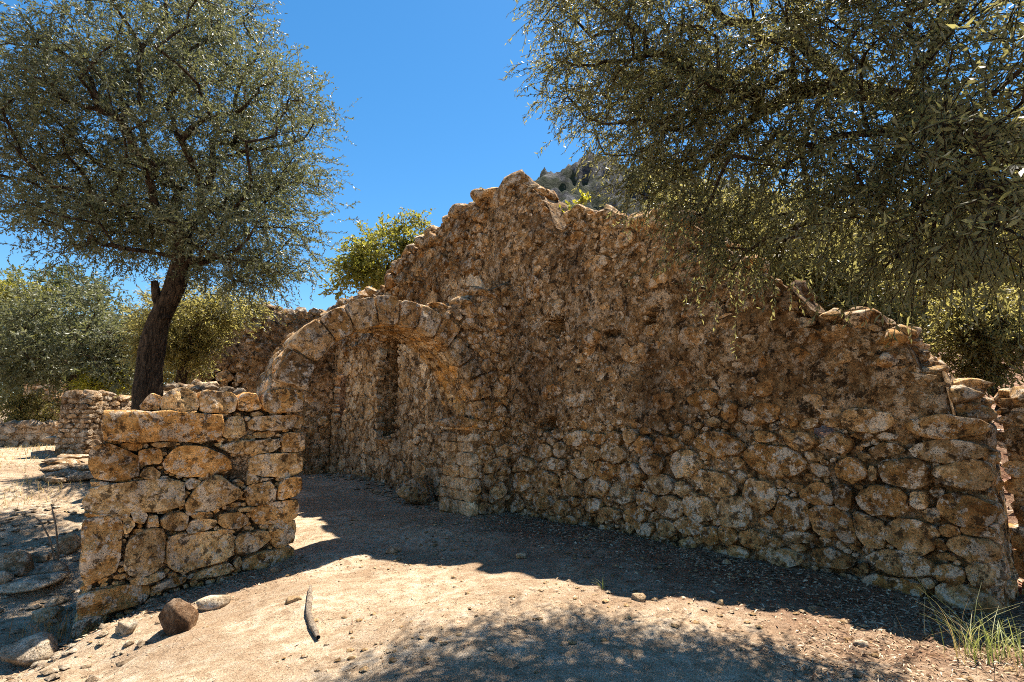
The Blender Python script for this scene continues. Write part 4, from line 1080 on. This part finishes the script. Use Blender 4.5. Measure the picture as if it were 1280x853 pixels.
bg_tree('yellow green leafy tree behind the stepped wall above the arch', 482, 326, 48, 46, 21.0, 120, 13, 12, (0.13, 0.07), 'yellowgreen', name='carob_tree', extra=((450, 345, 36, 30, 21.0), (515, 300, 24, 30, 21.0)), tr=(0.14, 0.08), spread=0.22)
# --- left background
bg_tree('olive tree with low crown in front of the far end wall', 235, 405, 55, 50, 13.0, 150, 14, 14, (0.085, 0.026), 'olive_far', extra=((215, 440, 40, 40, 13.0), (290, 385, 40, 28, 13.0)))
bg_tree('dark olive tree left of the big trunk in the background', 100, 420, 80, 65, 19.0, 220, 14, 14, (0.14, 0.046), 'olive', extra=((40, 440, 50, 50, 19.0), (150, 450, 40, 40, 18.0)), tr=(0.22, 0.12))
bg_tree('yellow green tree at the far left edge', -5, 400, 50, 55, 26.0, 90, 12, 12, (0.17, 0.07), 'yellowgreen', name='pine_tree', extra=((30, 380, 26, 30, 26.0),))
bg_tree('dark pine tree at the far left behind the ruined stump', 60, 420, 70, 80, 32.0, 220, 13, 12, (0.28, 0.08), 'darkgreen', name='pine_tree', extra=((90, 360, 26, 30, 32.0), (10, 470, 70, 50, 30.0), (130, 440, 60, 60, 33.0)))
bg_tree('dark tree behind the big olive, filling the gap above the low wall', 200, 450, 70, 50, 25.0, 170, 13, 12, (0.2, 0.065), 'olive_far', extra=((250, 420, 50, 50, 26.0),))
bg_tree('bright yellow bush behind the low coursed wall', 140, 480, 30, 16, 18.5, 50, 12, 12, (0.08, 0.035), 'brightbush', name='broom_bush', cat='bush', tr=(0.04, 0.02), spread=0.16)
bg_tree('shaded grey bush beside the dry stone wall', 42, 515, 34, 22, 19.5, 60, 12, 12, (0.10, 0.03), 'olive_far', name='shrub', cat='bush', tr=(0.04, 0.02))
bg_tree('green shrub seen through the opening left of the window slot', 424, 492, 20, 34, 21.5, 50, 12, 12, (0.09, 0.045), 'yellowgreen', name='shrub', cat='bush', tr=(0.04, 0.02), spread=0.15)

# little plants rooted in the wall tops
def sprig(label, fr, u, v, d, r, n, mat='yellowgreen'):
    a, z = fr.px(u, v, -d); c = fr.w(a, z, -d); s = r * c[1] / FPX
    root = thing('wall_plant', label, 'plant', tuple(c - np.array([0, 0, s])))
    segs = []; Ps = []; Ds = []
    for k in range(n):
        dr = rng.normal(size=3); dr[2] = abs(dr[2]) + 0.7; dr /= np.linalg.norm(dr); ln = s * 2 * rng.uniform(0.5, 1.0)
        o = c - np.array([0, 0, s]); segs.append(([o, o + dr * ln * 0.5, o + dr * ln], [0.006, 0.004, 0.002]))
        for f in np.linspace(0.25, 1, 9): Ps.append(o + dr * ln * f); Ds.append(dr * 0.4 + rng.normal(size=3) * 0.7)
    Ds = np.array(Ds); Ds /= np.linalg.norm(Ds, axis=1, keepdims=True)
    tubes('stems', segs, 'twig', root, root.location)
    leaves('leaves', np.array(Ps), Ds, 0.10, 0.05, mat, root, root.location)
sprig('small green plant on the stepped wall crest left of the peak', FR, 600, 246, 0.5, 11, 10)
sprig('yellow plant on the long wall crest right of the peak', FR, 712, 266, 0.6, 12, 12, 'brightbush')
sprig('higher yellow plant behind the long wall crest', FR, 727, 246, 0.75, 10, 10, 'brightbush')

# ------------------------------------------------------------------ ground litter and small things
def on_ground(label, name, lib, u, v, w, h, cat='stone', k=None, rz=0.0, sink=0.25, tilt=0.1, dep=None):
    p = ground_px(u, v + h * 0.35); s = p[1] / FPX
    o = rock(name, lib, (p[0], p[1], p[2] + h * s * (0.5 - sink)), (w * s * 0.5, (dep or w) * s * 0.45, h * s * 0.55), (random.uniform(-tilt, tilt), random.uniform(-tilt, tilt), rz), None, k)
    return tag(o, label, cat)
on_ground('dark brown angular stone on the ground before the pier', 'dark_stone', 'darkrock', 222, 771, 46, 50, k=0, sink=0.22)
on_ground('flat pale stone behind the dark angular stone', 'pale_stone', 'rock', 264, 752, 40, 20, k=1, rz=0.4)
on_ground('boulder inside the arch against the right jamb', 'boulder', 'arch', 520, 619, 48, 34, k=2, sink=0.1)
on_ground('pale pebble in shade near the foot of the long wall', 'pebble', 'rock', 725, 654, 18, 8, k=3)
on_ground('small brown stone at the shadow edge in the middle of the yard', 'pebble', 'rock', 800, 748, 20, 12, k=4)
on_ground('pale pebble in shade in front of the right jamb', 'pebble', 'rock', 492, 687, 22, 10, k=5)
on_ground('rounded pale boulder on the slope left of the pier', 'boulder', 'rock', 20, 706, 42, 32, k=6)
on_ground('pale stone touching the left edge of the picture', 'boulder', 'rock', -2, 727, 26, 24, k=1)
on_ground('shaded pale boulder at the lower left corner', 'boulder', 'rock', 44, 812, 62, 34, k=2, rz=0.3)
on_ground('white stone lying against the left end of the pier', 'boulder', 'rock', 82, 684, 30, 30, k=3)
on_ground('small stone beside the rounded boulder left of the pier', 'boulder', 'rock', 50, 696, 24, 14, k=0)
on_ground('grey stone lying at the foot of the pier', 'stone', 'rock', 160, 783, 24, 20, k=4, rz=0.9)
on_ground('small white stone on the sunlit dirt left of the stick', 'stone', 'rock', 160, 808, 12, 7, k=5)
on_ground('speckled pebble lying between pier and arch opening', 'pebble', 'rock', 344, 714, 13, 9, k=0)
on_ground('pale sliver of stone left of the stick top', 'pebble', 'rock', 365, 750, 22, 9, k=3)
on_ground('white pebble on straw litter near the bottom right', 'pebble', 'rock', 1075, 806, 18, 10, k=1)
on_ground('white pebble in wall shade, middle of the long wall', 'pebble', 'rock', 908, 704, 12, 8, k=2)
on_ground('white flat pebble in shade before the right end of the wall', 'pebble', 'rock', 1016, 761, 14, 6, k=3)
on_ground('bluish pebble in the shadow left of the flat one', 'pebble', 'rock', 901, 756, 10, 7, k=5)
on_ground('grey stone in the shadow before the arch jamb', 'pebble', 'rock', 652, 696, 14, 8, k=6)
on_ground('flat slab on the shaded ground by the pier end', 'slab', 'rock', 60, 770, 34, 18, k=4, rz=0.5)
on_ground('small pale slab under the dry stalks left of the pier', 'slab', 'rock', 70, 752, 26, 12, k=5, rz=0.2)
# layered bedrock on the left slope
for k, (u, v, w, h, lb) in enumerate(((30, 728, 80, 16, 'layered pale bedrock ledge below the rounded boulder'), (62, 708, 50, 18, 'pale bedrock ledge under the twin bare stalks'))):
    o = on_ground(lb, 'bedrock_ledge', 'rock', u, v, w, h, 'rock ledge', k + 1, 0.5, 0.45)

# bleached stick
def curve_thing(name, label, cat, pts, rad, mat, group=None):
    pts = np.array(pts, float); fine = np.linspace(0, len(pts) - 1, len(pts) * 5)
    P = np.stack([np.interp(fine, np.arange(len(pts)), pts[:, k]) for k in range(3)], -1)
    for _ in range(2): P[1:-1] = (P[:-2] + P[2:] + 2 * P[1:-1]) / 4
    P = P + 0.25 * rad[0] * np.stack([vnoise(P * 9 + k * 7) for k in range(3)], -1)
    o = tubes(name, [(P, np.interp(fine, np.arange(len(pts)), rad) * (1 + 0.25 * vnoise(P * 14)))], mat, None, P[0], 8)
    return tag(o, label, cat, group)
st = [ground_px(u, v) + np.array([0, 0, 0.03]) for u, v in ((388, 737), (387, 752), (385, 772), (390, 790), (397, 808))]
curve_thing('dead_branch', 'bleached curved stick lying on the sunlit dirt', 'stick', st, [0.014, 0.027, 0.03, 0.034, 0.02], 'deadwood')
for lb, pp in (('left of the twin bare stalks standing by the pier end', ((73, 703, 0), (62, 672, 0), (50, 652, 0), (42, 645, 0))), ('right of the twin bare stalks standing by the pier end', ((74, 703, 0), (72, 672, 0), (67, 645, 0), (64, 630, 0)))):
    g0 = ground_px(72, 716); dd = g0[1]
    pts = [g0] + [at(u, v, dd) for u, v, _ in pp[1:]]
    curve_thing('dry_stalk', lb, 'stalk', pts, [0.016, 0.012, 0.010, 0.006], 'twig')

def blades(name, label, cat, centre, n, hgt, spread, mat, kind=None, wd=0.008, lean=0.5):
    Q = []; Fc = []; tn = []
    for k in range(n):
        o = centre + np.array([rng.normal() * spread, rng.normal() * spread, 0]); o[2] = float(ground_z(o[0], o[1])) - 0.01
        dr = rng.normal(size=3); dr[2] = 0; dr /= np.linalg.norm(dr); L = hgt * rng.uniform(0.5, 1.1); ln = rng.uniform(0.1, lean)
        sd = np.cross(dr, [0, 0, 1]) * wd
        b = len(Q)
        for i in range(5):
            f = i / 4; p = o + dr * L * ln * f * f * 1.3 + np.array([0, 0, L * (f - 0.35 * ln * f * f)]); w_ = (1 - f) * 0.9 + 0.1
            Q += [p - sd * w_, p + sd * w_]
        t_ = rng.random()
        for i in range(4): Fc.append((b + 2 * i, b + 2 * i + 1, b + 2 * i + 3, b + 2 * i + 2)); tn.append(t_)
    o = link_mesh(name, np.array(Q), Fc, mat, None, centre, tint=tn)
    return tag(o, label, cat, None, kind)
blades('dry_weed', 'orange dry weed tuft at the lower left by the pier foot', 'weed', ground_px(66, 800), 90, 0.42, 0.16, 'rust', wd=0.004, lean=0.9)
blades('dry_weed', 'dry straw tuft beside the footing left of the pier', 'weed', ground_px(55, 612), 200, 0.18, 0.4, 'straw', kind='stuff', wd=0.007, lean=0.9)
for k, (u, v) in enumerate(((20, 562), (45, 566), (10, 580))):
    blades('dry_weed', ('dry grass tuft on the path edge, nearest the dry stone wall', 'dry grass tuft on the path edge by the low wall end', 'dry grass tuft on the sunlit path at the left')[k], 'weed', ground_px(u, v), 120, 0.16, 0.5, 'straw', kind='stuff', wd=0.008, lean=0.9)
blades('green_weed', 'tall green weed at the lower right under the wall end', 'weed', ground_px(1222, 822), 30, 0.55, 0.10, 'grass', wd=0.004, lean=0.8)
blades('dry_weed', 'dry straw stalks standing among the green weed at lower right', 'weed', ground_px(1214, 826), 26, 0.42, 0.16, 'straw', kind='stuff', wd=0.003, lean=0.9)
blades('green_weed', 'sprawling green weed in the lower right corner', 'weed', ground_px(1268, 825), 60, 0.32, 0.16, 'grass', wd=0.005, lean=1.0)
blades('green_weed', 'small green sprout at the shadow edge in the yard', 'weed', ground_px(752, 738), 9, 0.14, 0.03, 'grass', wd=0.005, lean=0.9)

# scattered gravel, dead leaves, straw: uncountable
def scatter_quads(name, n, where, L, W, mat, lift=0.006, label=None, cat=None):
    P = where(n); P[:, 2] = ground_z(P[:, 0], P[:, 1]) + lift
    th = rng.random(len(P)) * 6.28; D = np.stack([np.cos(th), np.sin(th), rng.normal(size=len(P)) * 0.22], -1); D /= np.linalg.norm(D, axis=1, keepdims=True)
    S = np.stack([-D[:, 1], D[:, 0], rng.normal(size=len(P)) * 0.35], -1)
    l_ = (L * (0.5 + rng.random(len(P))))[:, None]; w_ = (W * (0.6 + 0.8 * rng.random(len(P))))[:, None]
    mid = P + D * l_ * 0.5 + np.array([0, 0, 0.006])
    V = np.stack([P, mid + S * w_ * 0.5, P + D * l_, mid - S * w_ * 0.5], 1).reshape(-1, 3)
    o = link_mesh(name, V, np.arange(len(P) * 4).reshape(-1, 4), mat, None, None, smooth=False, tint=rng.random(len(P)))
    return tag(o, label, cat, None, 'stuff')
def w_wall(n):
    a = rng.uniform(-0.5, 7.2, n); d = 0.05 + np.abs(rng.normal(size=n)) * 0.8
    P = FR.w(a, 0, d); return P[P[:, 1] > 0.8]
def w_slope(n):
    a = rng.uniform(5.2, 14.5, n); d = -rng.uniform(0.9, 7.5, n); return FR.w(a, 0, d)
def w_right(n):
    x = rng.uniform(1.2, 5.0, n); y = rng.uniform(2.6, 5.2, n); P = np.stack([x, y, 0 * x], -1)
    k = fbm(P * 1.1 + 3, 3) + (x - 2.2) * 0.35 > 0.05; return P[k]
def w_yard(n):
    x = rng.uniform(-5, 4, n); y = rng.uniform(2.8, 11, n); P = np.stack([x, y, 0 * x], -1)
    return P[fbm(P * 0.8 + 8, 3) + rng.normal(size=n) * 0.22 > 0.12]
def w_pier(n):
    a = rng.uniform(3.9, 6.8, n); d = np.abs(rng.normal(size=n)) * 0.35 + 0.02; return FA.w(a, 0, d)
scatter_quads('leaf_litter', 7000, w_wall, 0.05, 0.016, 'litter', label='brown dead leaves strewn along the foot of the long wall', cat='leaf litter')
scatter_quads('leaf_litter', 9000, w_slope, 0.09, 0.03, 'litter_red', label='reddish dead leaves covering the slope behind the wall end', cat='leaf litter')
scatter_quads('straw_litter', 8000, w_right, 0.055, 0.010, 'litter', label='pale straw and olive leaves on the dirt at the lower right', cat='litter')
scatter_quads('leaf_litter', 7000, w_yard, 0.045, 0.012, 'litter', label='thin scatter of dead leaves over the yard', cat='leaf litter')
scatter_quads('leaf_litter', 2200, w_pier, 0.06, 0.012, 'litter', label='dark leaf litter along the foot of the pier', cat='leaf litter')

def gravel(name, n, where, smin, smax, mat, label):
    P = where(n); n = len(P); P[:, 2] = ground_z(P[:, 0], P[:, 1])
    base = np.array([[1, 0, 0], [-1, 0, 0], [0, 1, 0], [0, -1, 0], [0, 0, 0.8], [0, 0, -0.8], [.7, .7, .35], [-.7, .6, .4], [.5, -.8, .3], [-.6, -.6, .5]], float)
    tri = np.array([(4, 0, 6), (4, 6, 2), (4, 2, 7), (4, 7, 1), (4, 1, 9), (4, 9, 3), (4, 3, 8), (4, 8, 0), (0, 2, 6), (2, 1, 7), (1, 3, 9), (3, 0, 8)])
    s = smin + (smax - smin) * rng.random(n) ** 3
    V = base[None] * (0.7 + 0.6 * rng.random((n, 10, 1))) * s[:, None, None] * np.array([1.2, 1.0, 0.7])
    th = rng.random(n) * 6.28; c_, s_ = np.cos(th)[:, None], np.sin(th)[:, None]
    V = np.stack([V[..., 0] * c_ - V[..., 1] * s_, V[..., 0] * s_ + V[..., 1] * c_, V[..., 2]], -1) + P[:, None] + np.array([0, 0, 0.15]) * s[:, None, None]
    F = (tri[None] + (np.arange(n) * 10)[:, None, None]).reshape(-1, 3)
    o = link_mesh(name, V.reshape(-1, 3), F, mat, None, None, smooth=False)
    return tag(o, label, 'gravel', None, 'stuff')
gravel('gravel', 5500, w_yard, 0.003, 0.036, 'rock', 'small grit and pebbles scattered on the yard')
def w_left(n):
    x = rng.uniform(-9, -3.4, n); y = rng.uniform(4.2, 10, n); P = np.stack([x, y, 0 * x], -1)
    return P[(P[:, :2] - C0) @ T_A > 5.2]
gravel('rubble_gravel', 1600, w_left, 0.008, 0.07, 'rock', 'rubble and broken stone on the bank left of the pier')
def w_arch(n):
    a = rng.uniform(-9, -1.5, n); d = 0.1 + np.abs(rng.normal(size=n)) * 0.35; return FR.w(a, 0, d)
gravel('rubble_gravel', 350, w_arch, 0.02, 0.11, 'rock', 'broken stones along the inner wall foot beyond the arch')
